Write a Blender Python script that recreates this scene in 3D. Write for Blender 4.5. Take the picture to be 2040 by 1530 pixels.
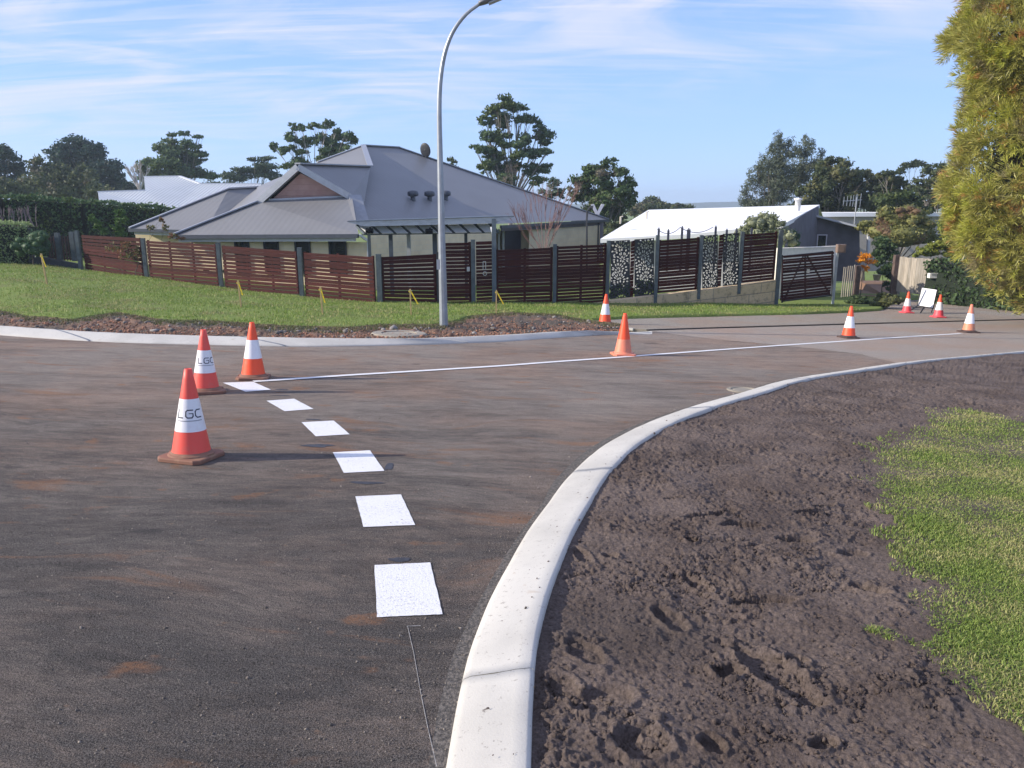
import bpy, bmesh, math, random
import numpy as np
from mathutils import Vector, Matrix

random.seed(7)
rng = np.random.default_rng(11)
for o in list(bpy.data.objects):
    bpy.data.objects.remove(o)
SC = bpy.context.scene
COL = SC.collection
R = math.radians

# ---------------------------------------------------------------- camera
CH = 1.67                 # eye height above the road under the camera
FPX = 1535.0              # focal length in photo pixels (2040 wide)
PIT = R(13.2)
cam_d = bpy.data.cameras.new("camera")
cam = bpy.data.objects.new("camera", cam_d); COL.objects.link(cam)
cam.location = (0, 0, CH)
cam.rotation_euler = (math.pi/2 - PIT, 0, 0)
cam_d.sensor_width = 36; cam_d.lens = FPX/2040*36
cam_d.clip_start = 0.05; cam_d.clip_end = 12000
SC.camera = cam

# ---------------------------------------------------------------- light
SUN_EL = R(25.5)
sun_h = Vector((-.991, -.13, 0)).normalized()      # where the sun stands
sun_v = Vector((sun_h.x*math.cos(SUN_EL), sun_h.y*math.cos(SUN_EL), math.sin(SUN_EL)))
sd = bpy.data.lights.new("sun", 'SUN'); sd.energy = 4.2; sd.angle = R(.5); sd.color = (1, .90, .76)
sun = bpy.data.objects.new("sun", sd); COL.objects.link(sun)
sun.rotation_euler = (-sun_v).to_track_quat('-Z', 'Y').to_euler()
sun.location = (-20, -10, 30)

world = bpy.data.worlds.new("World"); SC.world = world; world.use_nodes = True
wt = world.node_tree; wt.nodes.clear()
def wn(t): return wt.nodes.new(t)
out = wn('ShaderNodeOutputWorld'); bg = wn('ShaderNodeBackground')
sky = wn('ShaderNodeTexSky'); sky.sky_type = 'NISHITA'; sky.sun_disc = False
sky.sun_elevation = SUN_EL; sky.sun_rotation = math.atan2(sun_h.x, sun_h.y)
sky.air_density = 1.0; sky.dust_density = .3; sky.ozone_density = 3.0
bg.inputs['Strength'].default_value = .14
tc = wn('ShaderNodeTexCoord'); sep = wn('ShaderNodeSeparateXYZ')
wt.links.new(tc.outputs['Generated'], sep.inputs[0])
def wmath(op, a, b=None, clamp=False):
    n = wn('ShaderNodeMath'); n.operation = op; n.use_clamp = clamp
    for i, v in enumerate((a, b)):
        if v is None: continue
        if hasattr(v, 'is_linked') or hasattr(v, 'links'): wt.links.new(v, n.inputs[i])
        else: n.inputs[i].default_value = v
    return n.outputs[0]
den = wmath('ADD', wmath('MAXIMUM', sep.outputs[2], 0.0), .14)
cu = wmath('DIVIDE', sep.outputs[0], den); cv = wmath('DIVIDE', sep.outputs[1], den)
cmb = wn('ShaderNodeCombineXYZ'); wt.links.new(cu, cmb.inputs[0]); wt.links.new(cv, cmb.inputs[1])
def cloud(rot, sc, nscale, lo, hi, detail=7, seed=0):
    mp = wn('ShaderNodeMapping'); mp.inputs['Rotation'].default_value = (0, 0, R(rot)); mp.inputs['Scale'].default_value = sc
    mp.inputs['Location'].default_value = (seed, seed*.7, 0)
    wt.links.new(cmb.outputs[0], mp.inputs[0])
    nz = wn('ShaderNodeTexNoise'); nz.inputs['Scale'].default_value = nscale; nz.inputs['Detail'].default_value = detail
    nz.inputs['Roughness'].default_value = .55; nz.inputs['Distortion'].default_value = 1.3
    wt.links.new(mp.outputs[0], nz.inputs['Vector'])
    mr = wn('ShaderNodeMapRange'); mr.interpolation_type = 'SMOOTHSTEP'
    mr.inputs['From Min'].default_value = lo; mr.inputs['From Max'].default_value = hi
    wt.links.new(nz.outputs['Fac'], mr.inputs['Value'])
    return mr.outputs[0]
c1 = cloud(30, (.60, 1.0, 1), 1.5, .38, .66)
c2 = cloud(30, (.30, 2.6, 1), 3.6, .42, .66, seed=3.1)
cf = wmath('ADD', wmath('MULTIPLY', c1, .72), wmath('MULTIPLY', c2, .28), True)
# cirrus thins out towards the horizon and towards the right
fade = wn('ShaderNodeMapRange'); fade.interpolation_type = 'SMOOTHSTEP'
fade.inputs['From Min'].default_value = .05; fade.inputs['From Max'].default_value = .20
el = wmath('SUBTRACT', sep.outputs[2], wmath('MULTIPLY', sep.outputs[0], .12))
wt.links.new(el, fade.inputs['Value'])
cf = wmath('MULTIPLY', cf, fade.outputs[0])
cf = wmath('MULTIPLY', cf, .95)
tint = wn('ShaderNodeMix'); tint.data_type = 'RGBA'; tint.blend_type = 'MULTIPLY'; tint.inputs[0].default_value = 1
wt.links.new(sky.outputs[0], tint.inputs[6]); tint.inputs[7].default_value = (.92, .95, 1.12, 1)
mx = wn('ShaderNodeMix'); mx.data_type = 'RGBA'
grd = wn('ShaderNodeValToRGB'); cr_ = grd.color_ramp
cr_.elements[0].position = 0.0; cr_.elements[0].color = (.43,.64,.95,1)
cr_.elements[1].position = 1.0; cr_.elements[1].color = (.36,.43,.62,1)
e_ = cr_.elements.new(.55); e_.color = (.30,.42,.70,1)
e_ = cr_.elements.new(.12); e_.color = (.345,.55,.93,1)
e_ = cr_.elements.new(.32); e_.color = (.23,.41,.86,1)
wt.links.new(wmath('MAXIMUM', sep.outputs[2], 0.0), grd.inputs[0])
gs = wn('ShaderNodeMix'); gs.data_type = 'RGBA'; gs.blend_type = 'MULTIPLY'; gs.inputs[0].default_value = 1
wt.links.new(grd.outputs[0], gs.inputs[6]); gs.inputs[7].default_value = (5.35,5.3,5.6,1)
# clear-air blue measured against the photograph, blended over the physical sky
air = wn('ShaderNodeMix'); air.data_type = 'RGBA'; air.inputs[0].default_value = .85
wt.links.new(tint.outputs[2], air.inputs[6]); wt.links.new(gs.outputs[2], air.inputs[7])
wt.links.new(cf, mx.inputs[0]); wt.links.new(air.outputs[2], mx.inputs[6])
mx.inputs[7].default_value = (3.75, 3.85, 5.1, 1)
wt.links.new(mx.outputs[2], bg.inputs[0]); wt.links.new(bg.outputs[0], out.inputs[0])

SC.render.engine = 'CYCLES'
SC.view_settings.view_transform = 'Standard'
SC.view_settings.look = 'None'
SC.view_settings.exposure = 0.68
SC.view_settings.gamma = 1
SC.cycles.max_bounces = 6
SC.cycles.transparent_max_bounces = 8

# ---------------------------------------------------------------- geometry of the view
CP, SP = math.cos(PIT), math.sin(PIT)
def Wp(px, py, Y):
    """real position of what the photo shows at (px,py) when it stands Y metres ahead"""
    dy = FPX*CP + (765-py)*SP; dz = -FPX*SP + (765-py)*CP
    return Vector(((px-1020)*Y/dy, Y, CH + dz*Y/dy))
def gp(x, y): return -.06*y - .03*x
def Gp(px, py, dz=0.0):
    dy = FPX*CP + (765-py)*SP; dzz = -FPX*SP + (765-py)*CP; dx = px-1020
    # CH + t*dzz = -.06 t dy -.03 t dx + dz
    t = (dz-CH)/(dzz + .06*dy + .03*dx)
    return Vector((dx*t, dy*t, CH+dzz*t))
def m_per_px(Y): return Y/1545.0

# numpy value noise
def _h(ix, iy, seed):
    n = (ix.astype(np.int64)*374761393 + iy.astype(np.int64)*668265263 + seed*974711) & 0x7fffffff
    n = ((n ^ (n >> 13))*1274126177) & 0x7fffffff
    return ((n ^ (n >> 16)) & 0xffff)/65535.0
def vnoise(x, y, seed=0):
    ix = np.floor(x); iy = np.floor(y); fx = x-ix; fy = y-iy
    fx = fx*fx*(3-2*fx); fy = fy*fy*(3-2*fy)
    a = _h(ix, iy, seed); b = _h(ix+1, iy, seed); c = _h(ix, iy+1, seed); d = _h(ix+1, iy+1, seed)
    return (a*(1-fx)+b*fx)*(1-fy) + (c*(1-fx)+d*fx)*fy
def fbm(x, y, sc, oct=4, seed=0, gain=.5):
    s = 0; a = 1; t = 0
    for k in range(oct):
        s = s + a*vnoise(x/sc*2**k + 17.3*k, y/sc*2**k + 5.1*k, seed+k); t += a; a *= gain
    return s/t
def sstep(a, b, x):
    t = np.clip((x-a)/(b-a), 0, 1); return t*t*(3-2*t)

# ---------------------------------------------------------------- materials
MATS = {}
class NT:
    def __init__(s, name):
        m = bpy.data.materials.new(name); m.use_nodes = True; s.m = m; s.t = m.node_tree
        s.b = s.t.nodes['Principled BSDF']; s.o = s.t.nodes['Material Output']; s._tc = None
    def n(s, t): return s.t.nodes.new(t)
    def l(s, a, b): s.t.links.new(a, b)
    def tc(s, kind='Object'):
        if not s._tc: s._tc = s.n('ShaderNodeTexCoord')
        return s._tc.outputs[kind]
    def mapping(s, scale=(1,1,1), rot=0, kind='Object', loc=(0,0,0)):
        mp = s.n('ShaderNodeMapping'); mp.inputs['Scale'].default_value = scale; mp.inputs['Rotation'].default_value = (0,0,R(rot))
        mp.inputs['Location'].default_value = loc
        s.l(s.tc(kind), mp.inputs[0]); return mp.outputs[0]
    def noise(s, scale, detail=4, vec=None, rough=.55, dist=0, out='Fac'):
        nz = s.n('ShaderNodeTexNoise'); nz.inputs['Scale'].default_value = scale; nz.inputs['Detail'].default_value = detail
        nz.inputs['Roughness'].default_value = rough; nz.inputs['Distortion'].default_value = dist
        s.l(vec if vec is not None else s.tc(), nz.inputs['Vector']); return nz.outputs[out]
    def ramp(s, v, lo, hi, smooth=True):
        mr = s.n('ShaderNodeMapRange'); mr.interpolation_type = 'SMOOTHSTEP' if smooth else 'LINEAR'
        mr.inputs['From Min'].default_value = lo; mr.inputs['From Max'].default_value = hi
        s.l(v, mr.inputs['Value']); return mr.outputs[0]
    def math(s, op, a, b=0.0, clamp=False):
        n = s.n('ShaderNodeMath'); n.operation = op; n.use_clamp = clamp
        for i, v in enumerate((a, b)):
            if isinstance(v, (int, float)): n.inputs[i].default_value = v
            else: s.l(v, n.inputs[i])
        return n.outputs[0]
    def mix(s, f, a, b, mode='MIX'):
        n = s.n('ShaderNodeMix'); n.data_type = 'RGBA'; n.blend_type = mode
        for idx, v in ((0, f), (6, a), (7, b)):
            if isinstance(v, (int, float)): n.inputs[idx].default_value = v
            elif isinstance(v, tuple): n.inputs[idx].default_value = v if len(v) == 4 else v+(1,)
            else: s.l(v, n.inputs[idx])
        return n.outputs[2]
    def col(s, c):
        if isinstance(c, tuple): s.b.inputs['Base Color'].default_value = c+(1,)
        else: s.l(c, s.b.inputs['Base Color'])
    def rough(s, r): s.b.inputs['Roughness'].default_value = r
    def bump(s, h, strength=.5, dist=.02):
        b = s.n('ShaderNodeBump'); b.inputs['Strength'].default_value = strength; b.inputs['Distance'].default_value = dist
        s.l(h, b.inputs['Height']); s.l(b.outputs[0], s.b.inputs['Normal'])
    def rand(s):
        g = s.n('ShaderNodeNewGeometry'); return g.outputs['Random Per Island']

def simple(name, c, rough=.6, var=.15, scale=6, bump=0, metal=0, spec=None):
    if name in MATS: return MATS[name]
    t = NT(name); n = t.noise(scale, 5)
    f = t.ramp(n, .3, .7)
    t.col(t.mix(f, tuple(v*(1-var) for v in c), tuple(min(1, v*(1+var)) for v in c)))
    t.rough(rough); t.b.inputs['Metallic'].default_value = metal
    if spec is not None: t.b.inputs['Specular IOR Level'].default_value = spec
    if bump: t.bump(t.noise(scale*8, 4), bump, .01)
    MATS[name] = t.m; return t.m

def foliage(name, ca, cb, cc=None, cfrac=.1, trans=.25, clump=1.2, rough=.55, soft=0, gain=1.0):
    if name in MATS: return MATS[name]
    ca = tuple(min(.8, v*gain) for v in ca); cb = tuple(min(.8, v*gain) for v in cb)
    t = NT(name); r = t.rand()
    c = t.mix(r, ca, cb)
    if cc is not None:
        n = t.noise(clump, 2)
        k = t.ramp(t.math('ADD', n, t.math('MULTIPLY', r, .1+soft*.35)), .66-cfrac, .74-cfrac+soft*.3)
        c = t.mix(k, c, cc)
    t.col(c); t.rough(rough); t.b.inputs['Specular IOR Level'].default_value = .25
    tr = t.n('ShaderNodeBsdfTranslucent'); t.l(c, tr.inputs[0])
    ms = t.n('ShaderNodeMixShader'); ms.inputs[0].default_value = trans
    t.l(t.b.outputs[0], ms.inputs[1]); t.l(tr.outputs[0], ms.inputs[2]); t.l(ms.outputs[0], t.o.inputs[0])
    MATS[name] = t.m; return t.m

# ---------------------------------------------------------------- mesh helpers
def link(name, me, mat=None, parent=None, smooth=False):
    if mat is not None: me.materials.append(mat)
    o = bpy.data.objects.new(name, me); COL.objects.link(o)
    if parent is not None: o.parent = parent
    if smooth:
        me.polygons.foreach_set('use_smooth', np.ones(len(me.polygons), dtype=bool))
    return o
def np_mesh(name, V, F, k=None):
    """V (n,3); F (m,k) int array"""
    me = bpy.data.meshes.new(name); V = np.asarray(V, dtype=np.float32); F = np.asarray(F, dtype=np.int32)
    me.vertices.add(len(V)); me.vertices.foreach_set('co', V.ravel())
    k = F.shape[1]
    me.loops.add(F.size); me.loops.foreach_set('vertex_index', F.ravel())
    me.polygons.add(len(F)); me.polygons.foreach_set('loop_start', np.arange(0, F.size, k, dtype=np.int32))
    try: me.polygons.foreach_set('loop_total', np.full(len(F), k, dtype=np.int32))
    except Exception: pass
    me.update(calc_edges=True); me.validate()
    return me
class MB:
    """collects faces of one mesh"""
    def __init__(s): s.v = []; s.f = []; s.uv = {}
    def poly(s, pts, uv=None):
        b = len(s.v); s.v += [tuple(p) for p in pts]; s.f.append(tuple(range(b, b+len(pts))))
        if uv: s.uv[len(s.f)-1] = uv
    def hexa(s, p):   # 8 corners: bottom 4 ccw, top 4 ccw
        b = len(s.v); s.v += [tuple(q) for q in p]
        for f in ((3,2,1,0), (4,5,6,7), (0,1,5,4), (1,2,6,5), (2,3,7,6), (3,0,4,7)):
            s.f.append(tuple(b+i for i in f))
    def box(s, c, size, rz=0, rx=0, ry=0):
        M = Matrix.Rotation(rz, 3, 'Z') @ Matrix.Rotation(ry, 3, 'Y') @ Matrix.Rotation(rx, 3, 'X')
        h = Vector(size)/2; c = Vector(c)
        s.hexa([c + M @ Vector((sx*h.x, sy*h.y, sz*h.z)) for sz in (-1, 1) for sx, sy in ((-1,-1),(1,-1),(1,1),(-1,1))])
    def bar(s, a, b, w, h, up=Vector((0,0,1))):
        """rectangular bar from a to b"""
        a = Vector(a); b = Vector(b); d = (b-a).normalized(); x = d.cross(up)
        if x.length < 1e-4: x = Vector((1,0,0))
        x.normalize(); y = x.cross(d).normalized(); x *= w/2; y *= h/2
        s.hexa([a-x-y, a+x-y, a+x+y, a-x+y, b-x-y, b+x-y, b+x+y, b-x+y])
    def prism(s, pts, down):
        """polygon extruded by vector"""
        n = len(pts); b = len(s.v); down = Vector(down)
        s.v += [tuple(p) for p in pts] + [tuple(Vector(p)+down) for p in pts]
        s.f.append(tuple(b+i for i in range(n))); s.f.append(tuple(b+n+i for i in reversed(range(n))))
        for i in range(n):
            j = (i+1) % n; s.f.append((b+j, b+i, b+n+i, b+n+j))
    def tube(s, pts, rads, n=8, cap=True):
        pts = [Vector(p) for p in pts]; b = len(s.v); prev = None
        for i, p in enumerate(pts):
            d = (pts[min(i+1, len(pts)-1)] - pts[max(i-1, 0)]).normalized()
            if prev is None:
                x = d.cross(Vector((0,1,0)) if abs(d.y) < .9 else Vector((1,0,0))).normalized()
            else:
                x = (prev - d*prev.dot(d)).normalized()
            prev = x; y = d.cross(x)
            for k in range(n):
                a = 2*math.pi*k/n; s.v.append(tuple(p + (x*math.cos(a)+y*math.sin(a))*rads[i]))
        for i in range(len(pts)-1):
            for k in range(n):
                k2 = (k+1) % n
                s.f.append((b+i*n+k, b+i*n+k2, b+(i+1)*n+k2, b+(i+1)*n+k))
        if cap:
            s.f.append(tuple(b+k for k in reversed(range(n)))); e = b+(len(pts)-1)*n
            s.f.append(tuple(e+k for k in range(n)))
    def lathe(s, prof, c=(0,0,0), n=32):
        b = len(s.v); m = len(prof)
        for k in range(n):
            a = 2*math.pi*k/n
            for r, z in prof: s.v.append((c[0]+r*math.cos(a), c[1]+r*math.sin(a), c[2]+z))
        for k in range(n):
            k2 = (k+1) % n
            for i in range(m-1):
                s.f.append((b+k*m+i, b+k2*m+i, b+k2*m+i+1, b+k*m+i+1))
    def build(s, name, mat, parent=None, smooth=False):
        me = bpy.data.meshes.new(name); me.from_pydata(s.v, [], s.f)
        if s.uv:
            ul = me.uv_layers.new(name='UVMap')
            for pi, uv in s.uv.items():
                p = me.polygons[pi]
                for k, li in enumerate(p.loop_indices): ul.data[li].uv = uv[k]
        me.update()
        return link(name, me, mat, parent, smooth)
def tag(o, label=None, cat=None, group=None, kind=None):
    if label: o['label'] = label
    if cat: o['category'] = cat
    if group: o['group'] = group
    if kind: o['kind'] = kind
    return o
def empty(name, loc=(0,0,0), rz=0):
    o = bpy.data.objects.new(name, None); COL.objects.link(o); o.location = loc; o.rotation_euler = (0,0,rz)
    o.empty_display_size = .2
    return o
def copy_tree(o, parent=None):
    c = o.copy(); COL.objects.link(c); c.parent = parent
    for ch in list(o.children): copy_tree(ch, c)
    return c
def cr(pts, n):
    """catmull-rom resample by length"""
    P = [np.array(p, float) for p in pts]; P = [2*P[0]-P[1]] + P + [2*P[-1]-P[-2]]
    o = []
    for i in range(1, len(P)-2):
        for t in np.linspace(0, 1, 12, endpoint=False):
            a, b, c, d = P[i-1:i+3]
            o.append(.5*((2*b) + (c-a)*t + (2*a-5*b+4*c-d)*t*t + (-a+3*b-3*c+d)*t**3))
    o.append(P[-2]); o = np.array(o)
    s = np.r_[0, np.cumsum(np.linalg.norm(np.diff(o, axis=0), axis=1))]
    u = np.linspace(0, s[-1], n)
    return np.stack([np.interp(u, s, o[:, k]) for k in range(o.shape[1])], 1)
def loft_mesh(name, rows):
    A = np.array(rows); m, n = A.shape[:2]
    idx = np.arange(m*n).reshape(m, n)
    F = np.stack([idx[:-1,:-1], idx[:-1,1:], idx[1:,1:], idx[1:,:-1]], -1).reshape(-1, 4)
    return np_mesh(name, A.reshape(-1, 3), F)
def to_plane(P, dz=0.0):
    P = np.array(P, float); return np.c_[P[:, 0], P[:, 1], -.06*P[:, 1]-.03*P[:, 0]+dz]
# ================================================================ GROUND
# far side limit between hard surface / dug strip and the grass verge
edge_px = [(-2600,470),(-1500,540),(-700,590),(-250,612),(0,629),(60,640),(98,642),(150,646),(200,637),(240,632),(300,643),(330,647),(400,648),(460,651),
           (520,656),(600,660),(700,662),(760,656),(860,656),(905,650),(940,638),(1000,631),(1060,631),(1110,634),(1145,641),(1180,642),(1250,638),(1400,634),
           (1600,629),(1700,625),(1755,621),(1775,608),(1800,600),(1885,597),(1905,603),(2040,626),(2300,650),(3000,690),(5000,740)]
edge_w = [Gp(x, y) for x, y in edge_px]
_et = np.array([p.x/p.y for p in edge_w]); _eY = np.array([p.y for p in edge_w])
def verge_d(x, y):
    """metres of verge between the point and the hard edge in front of it (negative: paved side)"""
    t = np.where(y > .3, x/np.maximum(y, .3), np.sign(x)*50)
    d = y - np.interp(t, _et, _eY)
    return np.where((y > .3) & (np.abs(t) < 6), d, -5)
def zground(x, y):
    x = np.asarray(x, float); y = np.asarray(y, float)
    d = verge_d(x, y)
    base = -.06*y - .03*x
    z = base - .06 + sstep(0, .18, d)*.16
    z = z + .045*np.clip(-x-6, 0, 16)*sstep(0, 6, d)*sstep(80, 50, y)
    z = z + (fbm(x, y, 1.6, 4, 3)-.5)*.10*sstep(0, .6, d)
    far = sstep(42, 70, np.hypot(x, y))
    z = z*(1-far) + (-4.9 + (fbm(x, y, 60, 3, 9)-.5)*1.5)*far
    return z
def zg(x, y): return float(zground(np.array([x]), np.array([y]))[0])

naz = np.r_[np.linspace(-180, -60, 60, endpoint=False), np.linspace(-60, 60, 900, endpoint=False), np.linspace(60, 180, 61)]
az = np.radians(naz); rr = np.r_[0, np.geomspace(2, 12, 30, endpoint=False), np.geomspace(12, 45, 330, endpoint=False), np.geomspace(45, 1500, 70)]
A_, R_ = np.meshgrid(az, rr)
X_ = R_*np.sin(A_); Y_ = R_*np.cos(A_); Z_ = zground(X_, Y_)
ground_me = loft_mesh('ground', np.stack([X_, Y_, Z_], -1))
t = NT('verge_grass')
n1 = t.noise(.9, 5); n2 = t.noise(14, 5); n3 = t.noise(90, 3)
g = t.mix(t.ramp(n2, .3, .7), (.14, .20, .045), (.24, .30, .08))
g = t.mix(t.math('MULTIPLY', t.ramp(n1, .5, .72), .55), g, (.17, .15, .075))
g = t.mix(t.math('MULTIPLY', t.ramp(n3, .35, .65), .35), g, (.05, .08, .02))
t.col(g); t.rough(.9); t.b.inputs['Specular IOR Level'].default_value = .15
t.bump(t.noise(60, 4), .8, .03)
tag(link('ground', ground_me, t.m, smooth=True), kind='structure')

# ---------------------------------------------------------------- kerbs
nf_px = [(889,1530),(905,1436),(927,1332),(946,1270),(977,1194),(1012,1128),(1050,1062),(1095,1000),(1124,961),(1177,909),(1226,876),(1291,844),
         (1373,814),(1465,788),(1563,760),(1694,739),(1825,721),(2040,701)]
nb_px = [(1060,1530),(1064,1409),(1074,1277),(1092,1194),(1113,1128),(1141,1066),(1164,1014),(1196,955),(1242,909),(1307,863),(1405,819),
         (1500,789),(1563,768),(1694,744),(1825,724.5),(2040,704.5)]
KB = .085
nf = [Gp(*p)[:2] for p in nf_px]; nb = [Gp(p[0], p[1], KB)[:2] for p in nb_px]
def extend(P, back, fwd):
    P = [np.array(p, float) for p in P]
    a = P[0] + (P[0]-P[1])/np.linalg.norm(P[0]-P[1])*back
    b = P[-1] + (P[-1]-P[-2])/np.linalg.norm(P[-1]-P[-2])*fwd
    return [a]+P+[b]
nf = cr(extend(nf, 2.5, 25), 400); nb0 = cr(extend(nb, 2.5, 25), 400)
# keep the kerb an even width: offset the front line by the width measured at each place
dn = np.gradient(nf, axis=0); dn /= np.linalg.norm(dn, axis=1)[:, None]; nrm = np.c_[dn[:, 1], -dn[:, 0]]
wd = np.array([np.min(np.linalg.norm(nb0-p, axis=1)) for p in nf])
wd = np.convolve(np.pad(wd, 20, mode='edge'), np.ones(41)/41, mode='valid')
wd = np.clip(wd, .22, .33)
nb = nf + nrm*wd[:, None]
def concrete(name, c, dirt=(.30,.19,.11)):
    t = NT(name)
    a = t.ramp(t.noise(1.6, 5), .35, .7); s = t.ramp(t.noise(38, 6, rough=.75), .58, .68)
    c1 = t.mix(a, c, tuple(v*.82 for v in c))
    c1 = t.mix(t.math('MULTIPLY', s, .6), c1, (.12, .10, .085))
    d = t.ramp(t.noise(4.5, 6, dist=1.2, vec=t.mapping(loc=(3.3,1,0))), .66, .74)
    c1 = t.mix(t.math('MULTIPLY', d, .5), c1, dirt)
    ch = t.ramp(t.noise(16, 4, vec=t.mapping((1,1,1), loc=(9,2,0)), dist=.8), .70, .74)
    c1 = t.mix(t.math('MULTIPLY', ch, .8), c1, (.09, .07, .06))
    t.col(c1); t.rough(.85); t.bump(t.noise(120, 4), .25, .004); return t.m
kerb_m = concrete('fresh_concrete', (.52, .505, .465))
def kerb(name, F, B, hb, seg, gap, taper=0):
    """front line F, back line B (n,2) -> segments of a mountable kerb with joints"""
    s = np.r_[0, np.cumsum(np.linalg.norm(np.diff(F, axis=0), axis=1))]
    Vs = []; Fs = []; base = 0
    k = 0
    while k*seg < s[-1]-.1:
        a = k*seg + gap/2; b = min((k+1)*seg, s[-1]) - gap/2; k += 1
        n = max(2, int((b-a)/.06)); u = np.linspace(a, b, min(n, 80))
        f = np.stack([np.interp(u, s, F[:, j]) for j in (0, 1)], 1); bk = np.stack([np.interp(u, s, B[:, j]) for j in (0, 1)], 1)
        rows = []
        for w, h in ((-.0, -.12), (0, .004), (.03, .018), (.12, .032), (.45, hb*.62), (.75, hb*.9), (.93, hb), (.985, hb*.93), (1, hb*.7), (1.0, -.12)):
            P = f*(1-w)+bk*w
            if taper: h = h*np.where(h > 0, np.clip((s[-1]-u)/taper, .02, 1), 1) if h > 0 else h
            h2 = h + (vnoise(P[:, 0]*6, P[:, 1]*6, 4)-.5)*.004
            rows.append(np.c_[P, -.06*P[:, 1]-.03*P[:, 0]+h2])
        A = np.array(rows); m, nn = A.shape[:2]
        idx = np.arange(m*nn).reshape(m, nn)+base
        q = np.stack([idx[:-1,:-1], idx[1:,:-1], idx[1:,1:], idx[:-1,1:]], -1).reshape(-1, 4)
        caps = []
        for e in (0, nn-1):
            for i in range(m//2-0):
                caps.append([idx[i, e], idx[i+1, e], idx[m-2-i, e], idx[m-1-i, e]])
        Vs.append(A.reshape(-1, 3)); Fs += [q, np.array(caps)]; base += m*nn
    me = np_mesh(name, np.concatenate(Vs), np.concatenate(Fs))
    o = link(name, me, kerb_m); tag(o, kind='structure'); return o
kerb('kerb', nf, nb, KB, 3.0, .004)
ff_px = [(-900,610),(-300,645),(0,668),(200,681),(400,687),(600,690.5),(800,688),(900,685),(1000,681),(1100,674),(1200,667),(1270,662),(1300,659)]
fb_px = [(-900,590),(-300,625),(0,648),(200,661),(400,668),(600,672.5),(800,674),(900,671),(1000,667),(1100,661),(1200,657),(1270,656),(1300,656)]
ff = cr([Gp(*p)[:2] for p in ff_px], 300); fb = cr([Gp(p[0], p[1], .11)[:2] for p in fb_px], 300)
kerb('kerb', ff, fb, .11, 3.2, .012, taper=1.6)

# ---------------------------------------------------------------- road
def flat(name, pts2, dz, mat, thick=0):
    mb = MB(); q_ = [(p[0], p[1], gp(p[0], p[1])+dz) for p in pts2]
    if thick: mb.prism(q_, (0,0,-thick))
    else: mb.poly(q_)
    o = mb.build(name, mat); tag(o, kind='structure')
    if o.data.polygons[0].normal.z < 0: o.data.flip_normals()
    return o
near_mid = (nf*.5+nb*.5); far_mid = ff*.5+fb*.5
crack_px = [(1290,659),(1450,653.5),(1600,649),(1750,645),(1900,641),(2040,637.5),(2400,628),(3200,610)]
crack = [Gp(*p)[:2] for p in crack_px]
road_pts = [tuple(p) for p in near_mid[::4]] + [tuple(crack[-1])] + [tuple(p) for p in crack[::-1][1:]] + [tuple(p) for p in far_mid[::-1][::4]]
road_pts += [(-60, far_mid[0][1]+6), (-60, -20), (near_mid[0][0], -20)]
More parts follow.
